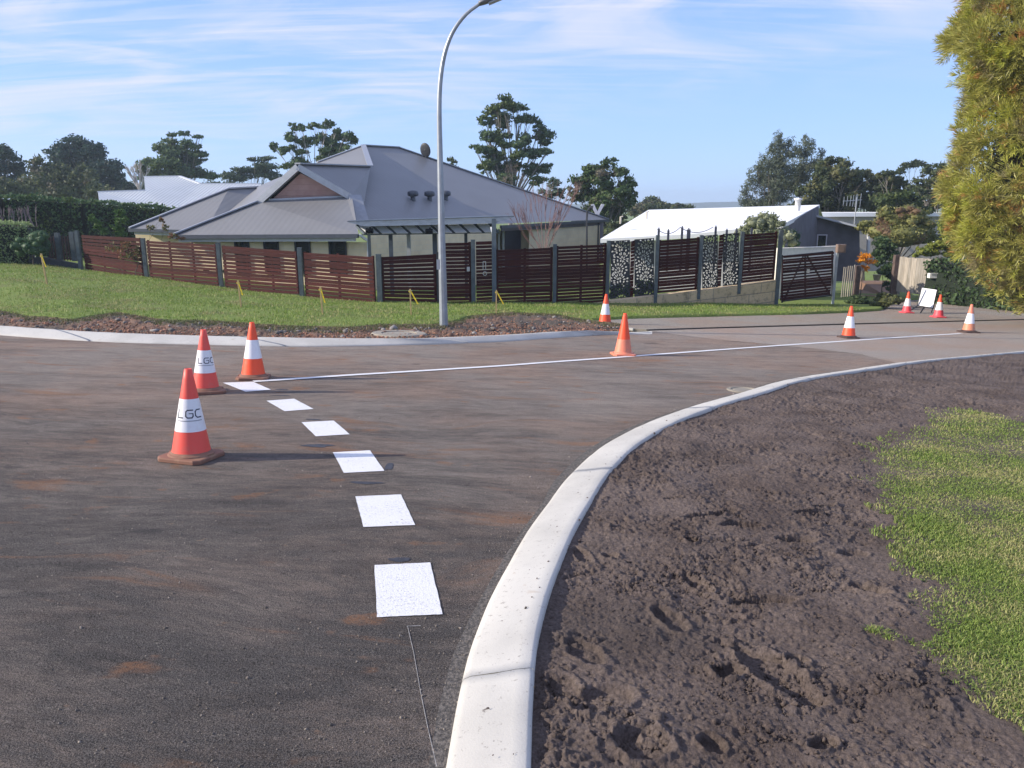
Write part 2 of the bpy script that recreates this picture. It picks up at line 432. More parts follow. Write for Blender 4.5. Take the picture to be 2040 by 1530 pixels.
def asphalt(name, dark, dust, dustlo, dusthi, orange=True, gain=1.0):
    t = NT(name)
    # dust lies in long smears the way the wheels and the sweeper dragged it
    w = t.n('ShaderNodeVectorMath'); w.operation = 'ADD'
    wn_ = t.noise(.25, 2, out='Color'); 
    sc = t.n('ShaderNodeVectorMath'); sc.operation = 'SCALE'; sc.inputs['Scale'].default_value = 2.2; t.l(wn_, sc.inputs[0])
    t.l(t.tc(), w.inputs[0]); t.l(sc.outputs[0], w.inputs[1])
    mp = t.n('ShaderNodeMapping'); mp.inputs['Scale'].default_value = (.55, 2.0, 1); mp.inputs['Rotation'].default_value = (0,0,R(-18)); t.l(w.outputs[0], mp.inputs[0])
    s1 = t.noise(1.1, 7, vec=mp.outputs[0], rough=.62)
    s2 = t.noise(7.5, 8, vec=mp.outputs[0], rough=.72)
    big = t.noise(.33, 4)
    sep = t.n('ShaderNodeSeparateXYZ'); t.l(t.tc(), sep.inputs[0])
    # the paler tone takes over gradually from the camera side towards the junction
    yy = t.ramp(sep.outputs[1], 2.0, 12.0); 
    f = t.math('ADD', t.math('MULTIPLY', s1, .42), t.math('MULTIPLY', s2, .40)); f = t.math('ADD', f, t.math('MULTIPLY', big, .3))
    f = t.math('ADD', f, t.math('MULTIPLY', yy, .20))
    f = t.ramp(f, dustlo, dusthi)
    tyre = t.ramp(t.noise(2.6, 5, vec=t.mapping((.06,1.6,1), rot=-8, loc=(3,0,0)), rough=.6), .50, .66); f = t.math('SUBTRACT', f, t.math('MULTIPLY', tyre, .12), True)
    ag = t.noise(210, 4, rough=.85); agf = t.ramp(ag, .40, .62); ag2 = t.noise(48, 4, rough=.75)
    dk = t.mix(agf, tuple(v*.22 for v in dark), tuple(v*2.1 for v in dark))
    dk = t.mix(t.ramp(ag2, .60, .70), dk, (.24, .22, .19))
    du = t.mix(agf, tuple(v*.5 for v in dust), tuple(v*1.4 for v in dust))
    hue = t.ramp(t.noise(.6, 4, vec=t.mapping(loc=(5,8,0))), .35, .65)
    du = t.mix(hue, du, t.mix(1.0, du, (1.04, .91, .84), 'MULTIPLY'))
    c = t.mix(f, dk, du)
    if orange:
        o1 = t.noise(1.5, 5, vec=mp.outputs[0], dist=.6); o1 = t.ramp(o1, .59, .72)
        o2 = t.noise(2.3, 3, vec=t.mapping((1,1.6,1), rot=20, loc=(7,3,0))); o2 = t.ramp(o2, .63, .72)
        oo = t.math('MULTIPLY', t.math('MAXIMUM', o1, o2), t.ramp(ag2, .25, .6))
        c = t.mix(t.math('MULTIPLY', oo, .8), c, (.27, .145, .085))
        o3 = t.ramp(t.noise(7.5, 5, vec=t.mapping((1,1.5,1), rot=25, loc=(2,6,0)), rough=.6), .66, .74)
        c = t.mix(t.math('MULTIPLY', o3, .5), c, (.27,.18,.125))
        mot = t.ramp(t.noise(3.2, 6, vec=t.mapping((.6,1.5,1), rot=-30, loc=(8,1,0)), rough=.65), .45, .62)
        c = t.mix(t.math('MULTIPLY', mot, .38), c, t.mix(1.0, c, (.55,.54,.55), 'MULTIPLY'))
        # light scuffs and tiny pale stones
        sc1 = t.ramp(t.noise(9, 6, vec=t.mapping((.25,3,1), rot=35), rough=.75), .64, .72)
        c = t.mix(t.math('MULTIPLY', sc1, .35), c, (.30,.28,.25))
        # damp dark spots
        dm = t.ramp(t.noise(.9, 4, vec=t.mapping((1,1.4,1), loc=(1,9,0))), .66, .74)
        c = t.mix(t.math('MULTIPLY', dm, .55), c, (.03, .03, .036))
    t.col(c); t.rough(.9); t.b.inputs['Specular IOR Level'].default_value = .12
    h = t.math('ADD', t.noise(110, 4, rough=.7), t.math('MULTIPLY', t.noise(18, 5, vec=mp.outputs[0]), .6))
    t.bump(h, 1.0, .02)
    return t.m
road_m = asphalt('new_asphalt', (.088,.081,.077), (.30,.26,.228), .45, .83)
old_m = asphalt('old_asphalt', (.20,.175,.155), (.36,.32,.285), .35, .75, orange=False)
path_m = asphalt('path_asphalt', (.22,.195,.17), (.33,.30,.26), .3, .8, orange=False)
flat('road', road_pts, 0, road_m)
old_px = [(1303,660.5),(1340,666),(1420,676),(1530,686),(1640,697),(1720,707),(1802,727)]
oldp = [np.array(Gp(*p)[:2]) for p in old_px]
oo_ = []
for i in range(len(oldp)-1):
    for k in range(12):
        f_ = k/12; p = oldp[i]*(1-f_)+oldp[i+1]*f_
        oo_.append((p[0]+random.uniform(-.04,.04), p[1]+random.uniform(-.04,.04)))
i0 = int(np.argmin(np.linalg.norm(near_mid-np.array(oldp[-1]), axis=1)))
old_pts = oo_ + [tuple(p) for p in near_mid[i0::4]] + [tuple(p) for p in crack[::-1]]
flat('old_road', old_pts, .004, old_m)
# footpath and driveway apron between the old road edge and the verge, a step up
drive = [tuple(c + np.array((0, .05))) for c in map(np.array, crack)]
back_px = [(3200,640),(2300,646),(2040,622),(1912,600),(1900,590),(1800,590),(1780,600),(1765,618),(1700,622),(1600,626),(1400,631),(1250,635),(1180,639),(1140,641),(1160,648),(1230,655)]
drive_pts = drive + [tuple(Gp(*p)[:2]) for p in back_px]
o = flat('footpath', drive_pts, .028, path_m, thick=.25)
# crumbling edge of the old asphalt along the step: a dark groove
gr = MB()
for i in range(len(crack)-2):
    a = Vector((*crack[i], 0)); b = Vector((*crack[i+1], 0))
    a.z = gp(a.x, a.y)+.014; b.z = gp(b.x, b.y)+.014
    gr.bar(a+Vector((0,.02,0)), b+Vector((0,.02,0)), .07, .026)
tag(gr.build('pavement_edge', simple('old_edge', (.035,.03,.028), .95, .4, 20)), kind='structure')
# concrete lip of the footpath by the cone
lip = MB(); P_ = [Gp(*p) for p in ((1138,640),(1165,646),(1200,651),(1262,657))]
for i in range(3):
    lip.bar(P_[i]+Vector((0,0,.01)), P_[i+1]+Vector((0,0,.01)), .07, .05)
tag(lip.build('pavement_edging', kerb_m), kind='structure')

# ---------------------------------------------------------------- markings
t = NT('road_paint')
w = t.ramp(t.noise(85, 5, rough=.8), .53, .62); w = t.math('MULTIPLY', w, t.math('ADD', t.ramp(t.noise(5, 3), .35, .65), .35), True)
t.col(t.mix(t.math('MULTIPLY', w, .75), (.74, .74, .75), (.30, .29, .28))); t.rough(.6); t.bump(t.noise(110, 4), .5, .006)
paint = t.m
sq = [((444,763),(504,761),(540,777),(489,781)), ((531,799),(586,795),(625,815.5),(567,820)), ((600.5,842),(665,838.6),(697,866),(629,870)),
      ((663,902),(737,898),(766,939),(685,943)), ((708,990),(799,986),(827,1047),(724,1051)), ((746,1127),(857,1122),(882,1225),(751,1231))]
for q in sq:
    P = [Gp(*p) for p in q]
    mb = MB(); pts = []
    for i in range(4):
        a, b = P[i], P[(i+1) % 4]
        for k in range(14):
            p = a.lerp(b, k/14); j = .0015
            p = p + Vector((random.uniform(-j, j), random.uniform(-j, j), 0)); pts.append((p.x, p.y, gp(p.x, p.y)+.0045))
    mb.poly(pts[::-1]); tag(mb.build('road_marking', paint), kind='structure')
ln_px = [(505,761),(620,753.5),(700,748),(850,739),(1000,729.5),(1100,722),(1240,712),(1400,700),(1560,688.5),(1700,679),(1800,672),(1915,665)]
L = cr([Gp(*p)[:2] for p in ln_px], 120); d_ = np.gradient(L, axis=0); d_ /= np.linalg.norm(d_, axis=1)[:, None]; nn_ = np.c_[-d_[:, 1], d_[:, 0]]
rows = [np.c_[L+nn_*w_, -.06*(L+nn_*w_)[:, 1]-.03*(L+nn_*w_)[:, 0]+.009] for w_ in (.055, -.055)]
tag(link('road_marking', loft_mesh('line', rows), paint), kind='structure')
# thin chalk set-out line from the last block towards the kerb
ck = MB(); cp = [Gp(*p) for p in ((812,1248),(824,1300),(838,1380),(852,1450),(870,1528))]
for i in range(4): ck.bar(cp[i]+Vector((0,0,.0015)), cp[i+1]+Vector((0,0,.0015)), .0022, .0015)
ck.bar(Gp(810,1248)+Vector((0,0,.0015)), Gp(838,1247)+Vector((0,0,.0015)), .003, .0015)
tag(ck.build('chalk_line', simple('chalk', (.30,.29,.28), .9, .3, 60)), kind='structure')
# sprayed tar/oil spots beside the blocks (flat stains on the road)
tar = simple('tar_stain', (.035,.035,.042), .6, .4, 30)
def stain(name, px, py, rx, ry, mat, rot=0, dz=.003, lob=.35):
    c = Gp(px, py); mb = MB(); pts = []
    ph = random.uniform(0, 9)
    for k in range(40):
        a = 2*math.pi*k/40
        r = 1 + lob*(vnoise(np.array([math.cos(a)*1.6+ph]), np.array([math.sin(a)*1.6+ph]), 5)[0]-.5)*2 + random.uniform(-.07, .07)
        x = rx*r*math.cos(a); y = ry*r*math.sin(a)
        x, y = x*math.cos(rot)-y*math.sin(rot), x*math.sin(rot)+y*math.cos(rot)
        pts.append((c.x+x, c.y+y, gp(c.x+x, c.y+y)+dz))
    mb.poly(pts); tag(mb.build(name, mat), kind='structure')
for (x, y, a, b) in ((795,1116,.06,.03),(630,888,.13,.05),(560,776,.07,.03),(622,836,.08,.02),(775,930,.035,.10),(730,962,.10,.03),(560,788,.12,.02)):
    stain('tar_stain', x, y, a, b, tar)
# ---------------------------------------------------------------- soil bed on the right
def inpoly(x, y, P):
    ins = np.zeros(x.shape, bool); n = len(P)
    for i in range(n):
        x1, y1 = P[i]; x2, y2 = P[(i+1) % n]
        c = ((y1 > y) != (y2 > y)); 
        with np.errstate(divide='ignore', invalid='ignore'):
            xi = (x2-x1)*(y-y1)/(y2-y1)+x1
        ins ^= c & (x < xi)
    return ins
inner = nb - nrm*.07
soil_poly = [tuple(p) for p in inner[::3]] + [(80, inner[-1][1]), (80, -3), (inner[0][0], -3)]
lawn_px = [(1930,812),(1850,820),(1826,850),(1790,868),(1735,905),(1712,950),(1735,985),(1748,1015),(1738,1050),(1762,1105),(1800,1140),(1832,1175),(1826,1215),(1795,1245),
           (1815,1290),(1850,1310),(1890,1355),(1935,1405),(1980,1450),(2040,1505),(2300,1750)]
lawn_poly = [tuple(Gp(x, y, .06)[:2]) for x, y in lawn_px]
lawn_poly += [(12, lawn_poly[-1][1]-1), (14, 3), (16, 9.5)] + [tuple(Gp(*p, .06)[:2]) for p in ((2300,880),(2160,862),(2040,838),(1985,822))]
def dist_poly(x, y, P, closed=True):
    d = np.full(x.shape, 1e9); n = len(P)
    for i in range(n if closed else n-1):
        ax, ay = P[i]; bx, by = P[(i+1) % n]
        vx, vy = bx-ax, by-ay; L2 = vx*vx+vy*vy+1e-12
        t_ = np.clip(((x-ax)*vx+(y-ay)*vy)/L2, 0, 1)
        d = np.minimum(d, np.hypot(x-ax-t_*vx, y-ay-t_*vy))
    return d
prints = [(1400,1036,.16,.045,.25),(1478,1056,.17,.05,.1),(1590,1078,.15,.06,.1),(1612,1022,.16,.04,.35),(1390,1160,.05,.15,.5),(1338,1230,.07,.17,.35),(1520,1198,.19,.05,.05),
          (1545,1340,.11,.30,.35),(1160,1108,.05,.14,.3),(1215,1110,.05,.05,0),(1165,1300,.07,.2,.4),(1200,1395,.14,.10,.3),(1120,1370,.07,.12,.3),(1440,1030,.10,.04,.2),(1375,1085,.05,.06,0),
          (1590,1318,.05,.07,.6),(1450,1340,.07,.08,0),(1340,1000,.08,.03,.2),(1640,1005,.12,.03,.4),(1280,1480,.10,.12,.2),(1640,1480,.07,.05,.5),(1700,1100,.10,.07,.2),(1730,1180,.12,.07,-.6),(1420,1480,.05,.06,0)]
def soil_h(x, y):
    base = -.06*y-.03*x
    big = (fbm(x, y, 1.1, 3, 21)-.5)*.09
    mid = (fbm(x, y, .30, 3, 22)-.5)*.045
    n = fbm(x, y, .085, 4, 24, .62); clod = (np.abs(n-.5)*2); clod = (1-clod)**2*.013

    rough = sstep(.35, .6, fbm(x, y, .55, 3, 33))*.75+.25
    z = big + mid + clod*rough
    for (px, py, a, b, rt) in prints:
        c = Gp(px, py, .05); dx = x-c.x; dy = y-c.y
        m = (np.abs(dx) < .6) & (np.abs(dy) < .6)
        if not m.any(): continue
        a_, b_ = a*.82, b*.68
        xx = dx[m]*math.cos(rt)+dy[m]*math.sin(rt); yy = -dx[m]*math.sin(rt)+dy[m]*math.cos(rt)
        wob = (fbm(x[m], y[m], .06, 2, 40)-.5)*.5
        q = np.hypot(xx/a_, yy/b_)+wob
        dep = sstep(1.08, .9, q)*(.55+.45*sstep(.9, -.4, xx/a_)); rim = np.exp(-((q-1.25)/.16)**2)*.012
        z[m] = z[m]*(1-dep*.6) - dep*.044 + rim
    return base + z
def crumbs(x, y):
    cov = .35+.65*sstep(.38, .58, fbm(x, y, .33, 3, 35))
    n2 = fbm(x, y, .045, 3, 28, .62); n3 = fbm(x, y, .030, 3, 29, .6)
    return (np.clip(n2-.50, 0, 1)*.062 - np.clip(.43-n3, 0, 1)*.075)*cov + (fbm(x, y, .018, 2, 25)-.5)*.009
azs = np.radians(np.linspace(-8, 50, 1000)); rs = np.r_[np.geomspace(1.5, 12, 900, endpoint=False), np.geomspace(12, 60, 160)]
A_, R_ = np.meshgrid(azs, rs); X_ = R_*np.sin(A_); Y_ = R_*np.cos(A_)
mask = inpoly(X_, Y_, soil_poly)
dk = dist_poly(X_[mask], Y_[mask], [tuple(p) for p in inner[::3]], False)
Z_ = -.06*Y_-.03*X_ - .05
zz = soil_h(X_[mask], Y_[mask]); bs = -.06*Y_[mask]-.03*X_[mask]
rel = zz-bs
edge = sstep(.05, .5, dk)
lvl = .050 + .008*edge
# never stands above the kerb back edge right beside it
rel = np.where(dk < .5, np.minimum(rel*(.55+.45*edge), .05+.06*edge), rel)
rel = rel + crumbs(X_[mask], Y_[mask])*sstep(.04, .12, dk)
inl = inpoly(X_[mask], Y_[mask], lawn_poly)
dlw = dist_poly(X_[mask], Y_[mask], lawn_poly)
rel = rel*(1-.75*sstep(-.12, .18, np.where(inl, dlw, -dlw)))
Z_[mask] = bs + lvl + rel
idx = np.arange(X_.size).reshape(X_.shape)
F = np.stack([idx[:-1,:-1], idx[:-1,1:], idx[1:,1:], idx[1:,:-1]], -1).reshape(-1, 4)
mf = mask.ravel(); keep = mf[F].all(1); F = F[keep]
used = np.unique(F); remap = np.full(X_.size, -1); remap[used] = np.arange(len(used))
V = np.stack([X_, Y_, Z_], -1).reshape(-1, 3)[used]
soil_me = np_mesh('soil', V, remap[F])
t = NT('dark_soil')
n = t.ramp(t.noise(2.2, 5), .3, .7); n2 = t.ramp(t.noise(60, 5, rough=.7), .3, .7)
c = t.mix(n, (.132,.101,.088), (.205,.162,.143)); c = t.mix(n2, t.mix(1.0, c, (.5,.5,.5), 'MULTIPLY'), c)
dmp = t.ramp(t.noise(.8, 5, vec=t.mapping(loc=(4,1,0))), .55, .70)
c = t.mix(t.math('MULTIPLY', dmp, .4), c, (.062,.052,.048))
peb = t.ramp(t.noise(38, 2, vec=t.mapping(loc=(2,2,2))), .76, .79)
c = t.mix(t.math('MULTIPLY', peb, .7), c, (.30,.22,.16))
t.col(c); t.rough(.95); t.b.inputs['Specular IOR Level'].default_value = .15
t.bump(t.math('ADD', t.noise(95, 5, rough=.75), t.math('MULTIPLY', t.noise(260, 3), .4)), 1.0, .012)
tag(link('soil', soil_me, t.m, smooth=True), kind='structure')

def blades(name, x, y, z, L, W, mat, lean=.6, label=None, cat='grass', kind='stuff'):
    n = len(x); a = rng.uniform(0, 2*np.pi, n); f = rng.uniform(0, 2*np.pi, n)
    ln = lean*rng.uniform(.2, 1.3, n)
    L = L*rng.uniform(.55, 1.25, n); W = W*rng.uniform(.7, 1.2, n)
    wx, wy = np.cos(a)*W/2, np.sin(a)*W/2; lx, ly = np.cos(f)*ln, np.sin(f)*ln
    P = np.stack([x, y, z], 1)
    m = P + np.stack([lx*L*.3, ly*L*.3, L*.6*np.ones(n)], 1)
    tip = P + np.stack([lx*L, ly*L, L*np.maximum(.25, 1-ln*.5)], 1)
    w = np.stack([wx, wy, 0*wx], 1)
    V = np.stack([P-w, P+w, m-w*.8, m+w*.8, tip], 1).reshape(-1, 3)
    b = np.arange(n)*5
    # quad + degenerate-free tip: use triangles throughout
    F = np.concatenate([np.stack([b, b+1, b+3], 1), np.stack([b, b+3, b+2], 1), np.stack([b+2, b+3, b+4], 1)])
    o = link(name, np_mesh(name, V, F), mat); tag(o, label, cat, kind=kind); return o
# near lawn
N = 700000
az_ = rng.uniform(np.radians(18), np.radians(46), N); r_ = 2.0*np.exp(rng.uniform(0, np.log(6.2), N))
x = r_*np.sin(az_); y = r_*np.cos(az_)
wobx = (fbm(x, y, .2, 3, 51)-.5)*.5; woby = (fbm(x, y, .2, 3, 52)-.5)*.5
k = inpoly(x+wobx, y+woby, lawn_poly); k &= rng.uniform(0, 1, N) < .65+.35*sstep(.25, .5, fbm(x, y, .35, 3, 60))
dpl = np.zeros(N); dpl[k] = dist_poly(x[k], y[k], lawn_poly)
k &= (rng.uniform(0, 1, N) < .10 + 2.2*dpl)
x, y, dpl = x[k], y[k], dpl[k]
z = -.06*y-.03*x+.045
gm = foliage('lawn_blade', (.13,.205,.04), (.28,.36,.085), (.44,.41,.18), cfrac=.01, trans=.3, clump=2.2, soft=1)
blades('grass', x, y, z, .036, .0030*(1+(y+x)*.12), gm, .75, 'bright green lawn patch beside the dark bare soil at the right')
# verge grass
N = 260000
x = rng.uniform(-26, 12, N); y = rng.uniform(13, 36, N)
d = verge_d(x, y); lim = np.where(x < -3.95, 22.3+(-3.95-x)*.53, 22.3+.388*(x+3.95))
k = (d > 0.02) & (y < lim-.1) & ((x/y) < .487)
k &= rng.uniform(0, 1, N) < .3+.7*sstep(.3, .55, fbm(x, y, 1.2, 3, 71))
x, y, d = x[k], y[k], d[k]
vm = foliage('verge_blade', (.13,.22,.035), (.28,.37,.08), (.36,.33,.15), cfrac=.02, trans=.25, clump=.9, soft=1)
blades('grass', x, y, zground(x, y)-.01, .075, .014, vm, .9, 'mown grass verge between the kerb and the slatted timber fence')
N = 26000
x = rng.uniform(14, 30, N); y = rng.uniform(19, 34, N); d = verge_d(x, y)
k = (d > .02) & ((x/y) > .575) & (d < 6)
x, y = x[k], y[k]
blades('grass', x, y, zground(x, y)-.01, .09, .016, vm, .9, 'rough grass verge below the big yellow-green shrub at the right')

# loose grit on the asphalt, thickest along the kerb foot
n = 5200; i = rng.integers(0, 330, n); off = rng.exponential(.10, n)+.01; X = nf[i, 0]-nrm[i, 0]*off; Y = nf[i, 1]-nrm[i, 1]*off
n2_ = 2600; az_ = rng.uniform(np.radians(-34), np.radians(12), n2_); r_ = 2.2*np.exp(rng.uniform(0, 1.5, n2_)); X2 = r_*np.sin(az_); Y2 = r_*np.cos(az_)
kk = ~inpoly(X2, Y2, [tuple(p) for p in nf[::4]]+[(80, 15), (80, -3), (nf[0, 0], -3)]); X = np.r_[X, X2[kk]]; Y = np.r_[Y, Y2[kk]]
lumps_args = (X, Y)

# ---------------------------------------------------------------- dug strip behind the far kerb
ge_px = [(-900,570),(-250,610)]+[p for p in edge_px if 0 <= p[0] <= 1145]+[(1165,645),(1200,650),(1235,654)]
ge = cr([Gp(*p)[:2] for p in ge_px], 700)
fb2 = fb - (fb-ff)/np.linalg.norm(fb-ff, axis=1)[:, None]*.03
s1_ = fb2[:, 0]/fb2[:, 1]; tq = np.linspace((ge[0]/ge[0][1])[0], (ge[-1]/ge[-1][1])[0], 700)
fy = np.interp(tq, s1_, fb2[:, 1]); gt = ge[:, 0]/ge[:, 1]; gy = np.interp(tq, gt, ge[:, 1])
rows = []
for u in np.linspace(0, 1, 26):
    Y = fy*(1-u)+(gy+.22)*u; X = tq*Y
    h = .035 + .03*u + (fbm(X, Y, .14, 3, 81)-.45)*.11*sstep(0, .12, u) + (fbm(X, Y, .04, 2, 83)-.5)*.04*sstep(0, .1, u)
    rows.append(np.c_[X, Y, -.06*Y-.03*X+h])
t = NT('dug_clay')
c = t.mix(t.ramp(t.noise(1.1, 4), .4, .62), (.10,.080,.060), (.22,.125,.08)); c = t.mix(t.ramp(t.noise(22, 5, rough=.7), .35, .6), t.mix(1.0, c, (.5,.5,.5), 'MULTIPLY'), c)
t.col(c); t.rough(.95); t.bump(t.noise(30, 5), 1, .03)
dig_m = t.m
tag(link('dirt_strip', loft_mesh('dirt', rows), dig_m), kind='structure')
# loose lumps of clay and stone: countless
def lumps(name, x, y, z, s, mat, label, cat, kind='stuff', low=False):
    bm_v = np.array([(1,0,0),(-1,0,0),(0,1,0),(0,-1,0),(0,0,1),(0,0,-1),(.7,.7,.4),(-.7,.7,.3),(.6,-.7,.5),(-.6,-.6,.5)], float)
    bm = bmesh.new(); bmesh.ops.create_icosphere(bm, subdivisions=1, radius=1) if not low else bmesh.ops.create_cone(bm, segments=5, radius1=1, radius2=.45, depth=1.3, cap_ends=True, cap_tris=True)
    bmesh.ops.triangulate(bm, faces=bm.faces[:])
    v0 = np.array([v.co[:] for v in bm.verts]); f0 = np.array([[v.index for v in f.verts] for f in bm.faces]); bm.free()
    n = len(x); V = v0[None]*rng.uniform(.55, 1.35, (n, len(v0), 1))*rng.uniform(.6, 1.2, (n, 1, 3))*s[:, None, None]
    a = rng.uniform(0, 6.28, n); ca, sa = np.cos(a)[:, None], np.sin(a)[:, None]
    V = np.stack([V[..., 0]*ca-V[..., 1]*sa, V[..., 0]*sa+V[..., 1]*ca, V[..., 2]*.7], -1) + np.stack([x, y, z], -1)[:, None]
    F = f0[None]+(np.arange(n)*len(v0))[:, None, None]
    o = link(name, np_mesh(name, V.reshape(-1, 3), F.reshape(-1, 3)), mat); tag(o, label, cat, kind=kind); return o
n = 7000; i = rng.integers(0, 700, n); u = rng.beta(1.0, 3.2, n); Y = fy[i]*(1-u)+gy[i]*u; Y = fy[i]+.05+(Y-fy[i])*.95
X = tq[i]*Y + rng.uniform(-.03, .03, n)
kk = fbm(X, Y, 2.2, 2, 90) > .40; X, Y = X[kk], Y[kk]
t = NT('clay_lump'); t.col(t.mix(t.rand(), (.13,.075,.05), (.34,.17,.11))); t.rough(.95); clay_m = t.m
lumps('rubble', X, Y, -.06*Y-.03*X+.075, rng.lognormal(-4.25, .45, len(X)), clay_m, 'reddish clay rubble in the dug strip behind the far kerb', 'rubble')
n = 420; i = rng.integers(0, 700, n); u = rng.uniform(.1, 1, n); Y = fy[i]*(1-u)+gy[i]*u; X = tq[i]*Y
t = NT('grey_stone'); t.col(t.mix(t.rand(), (.10,.09,.08), (.30,.28,.27))); t.rough(.9)
lumps('stones', X, Y, -.06*Y-.03*X+.08, rng.lognormal(-3.7, .5, len(X)), t.m, 'grey stones and sods lying among the clay behind the far kerb', 'stones')
t = NT('grit_stone'); t.col(t.mix(t.rand(), (.05,.045,.04), (.34,.29,.24))); t.rough(.9)
X, Y = lumps_args; lumps('grit', X, Y, -.06*Y-.03*X+.003, rng.lognormal(-5.9, .45, len(X)), t.m, 'loose grit and crumbs scattered on the asphalt along the near kerb', 'grit', low=True)
# overhanging sods and ragged grass along the cut edge
n = 26000; i = rng.integers(0, 700, n); Y = gy[i]+np.abs(rng.normal(0, .45, n))*-.75+.15; Y = np.maximum(Y, fy[i]+.25); X = tq[i]*Y
blades('grass', X, Y, -.06*Y-.03*X+.04, .09, .016, foliage('sod_blade', (.07,.10,.03), (.20,.20,.09), (.22,.16,.10), cfrac=.05, trans=.2, soft=1), 1.1, 'ragged grass hanging over the cut edge of the verge')
# clods on the near soil
n = 45000; az_ = rng.uniform(np.radians(2), np.radians(38), n); r_ = 2.3*np.exp(rng.uniform(0, np.log(4.5), n)); X = r_*np.sin(az_); Y = r_*np.cos(az_)
dk_ = dist_poly(X, Y, [tuple(p) for p in nb[::3]], False)
k = inpoly(X, Y, soil_poly) & ~inpoly(X, Y, lawn_poly) & (dk_ > .03) & (fbm(X, Y, .5, 2, 95) > .42) & (rng.uniform(0, 1, n) < .2+1.2*sstep(.40, .60, fbm(X, Y, .33, 3, 35)))
X, Y, dk_ = X[k], Y[k], dk_[k]
zc = soil_h(X, Y); b_ = -.06*Y-.03*X; e_ = sstep(.05, .5, dk_); rl = zc-b_
rl = np.where(dk_ < .5, np.minimum(rl*(.55+.45*e_), .05+.06*e_), rl)
lumps('clods', X, Y, b_+.050+.008*e_+rl, rng.lognormal(-5.2, .55, len(X)), bpy.data.materials['dark_soil'], 'crumbled clods lying on the bare soil beside the near kerb', 'soil clods', low=True)
n = 420; i = rng.integers(5, 330, n); u = rng.beta(4, 1.2, n); X = nf[i, 0]*(1-u)+nb[i, 0]*u+rng.normal(0, .03, n); Y = nf[i, 1]*(1-u)+nb[i, 1]*u
lumps('soil_crumbs', X, Y, -.06*Y-.03*X+np.interp(u, [0,.12,.45,.75,1], [.01,.034,.055,.078,.086]), rng.lognormal(-5.5, .5, n), bpy.data.materials['dark_soil'], 'crumbs of dark soil spilled on the near kerb', 'soil crumbs', low=True)
uw = np.linspace(0, 1, 5); gr_rows = []
for k_ in range(5):
    off = nrm*(.03 - (.03+.035+.05*vnoise(np.arange(400)/9., np.zeros(400), 7)[:, None])*uw[k_]); q_ = nf+off
    gr_rows.append(np.c_[q_, -.06*q_[:, 1]-.03*q_[:, 0]+.0018])
t = NT('gutter_grime'); t.col(t.mix(t.ramp(t.noise(60, 5, rough=.7), .4, .65), (.06,.055,.05), (.17,.15,.13))); t.rough(.95); t.bump(t.noise(90, 4), .8, .01)
tag(link('gutter_grime', loft_mesh('grime', gr_rows[::-1]), t.m), kind='structure')
# concrete manhole cover in the strip
mh = Gp(795, 664, .08); mb = MB(); mb.lathe([(0,.0),(.30,.0),(.305,-.012),(.33,-.012),(.335,.012),(.50,.01),(.53,-.02),(.53,-.14)], n=40)
o = mb.build('manhole_cover', concrete('old_concrete', (.30,.27,.22)), smooth=False); o.location = mh; o.rotation_euler = (math.atan(-.06), math.atan(.03), 0)
tag(o, 'round concrete manhole cover lying in the clay behind the far kerb', 'manhole')
mh2 = Gp(1482, 776, .012); mb = MB(); mb.lathe([(0,.0),(.13,.0),(.135,-.006),(.16,-.006),(.165,.004),(.21,0),(.215,-.02)], n=32)
o = mb.build('valve_cover', concrete('valve_concrete', (.26,.235,.19))); o.location = mh2; o.rotation_euler = (math.atan(-.06), math.atan(.03), 0)
tag(o, 'small round valve cover set in the asphalt at the near kerb', 'valve cover')
# ================================================================ CONES
def plastic(name, c, dirtc=(.30,.22,.17), dirt=.35, rough=.5):
    t = NT(name); n = t.ramp(t.noise(9, 6, rough=.65), .5, .75); n2 = t.ramp(t.noise(60, 4), .6, .7)
    f = t.math('MULTIPLY', t.math('MAXIMUM', n, t.math('MULTIPLY', n2, .6)), dirt)
    t.col(t.mix(f, c, dirtc)); t.rough(rough); t.bump(t.noise(40, 3), .1, .003); return t.m
coral = plastic('coral_plastic', (.80,.085,.06), dirt=.25)
orange = plastic('orange_plastic', (.86,.085,.022), dirt=.15)
faded = plastic('faded_plastic', (.72,.22,.13), dirt=.55)
tanp = plastic('mud_caked_plastic', (.62,.24,.13), (.35,.25,.18), dirt=.9)
pinkp = plastic('pink_plastic', (.80,.08,.10), dirt=.2)
white_r = plastic('reflective_collar', (.78,.78,.80), (.55,.42,.38), dirt=.35, rough=.35)
basem = plastic('muddy_base', (.22,.105,.07), (.30,.19,.12), dirt=.8, rough=.8)
blackbase = plastic('dark_base', (.06,.035,.03), (.25,.15,.1), dirt=.5, rough=.8)
ink = simple('logo_ink', (.02,.025,.05), .5, .1)
inkl = simple('logo_ink_small', (.30,.31,.34), .5, .1)
RB, RT = .147, .028
def crr(z): return RB + (RT-RB)*(z-.035)/(.70-.035)
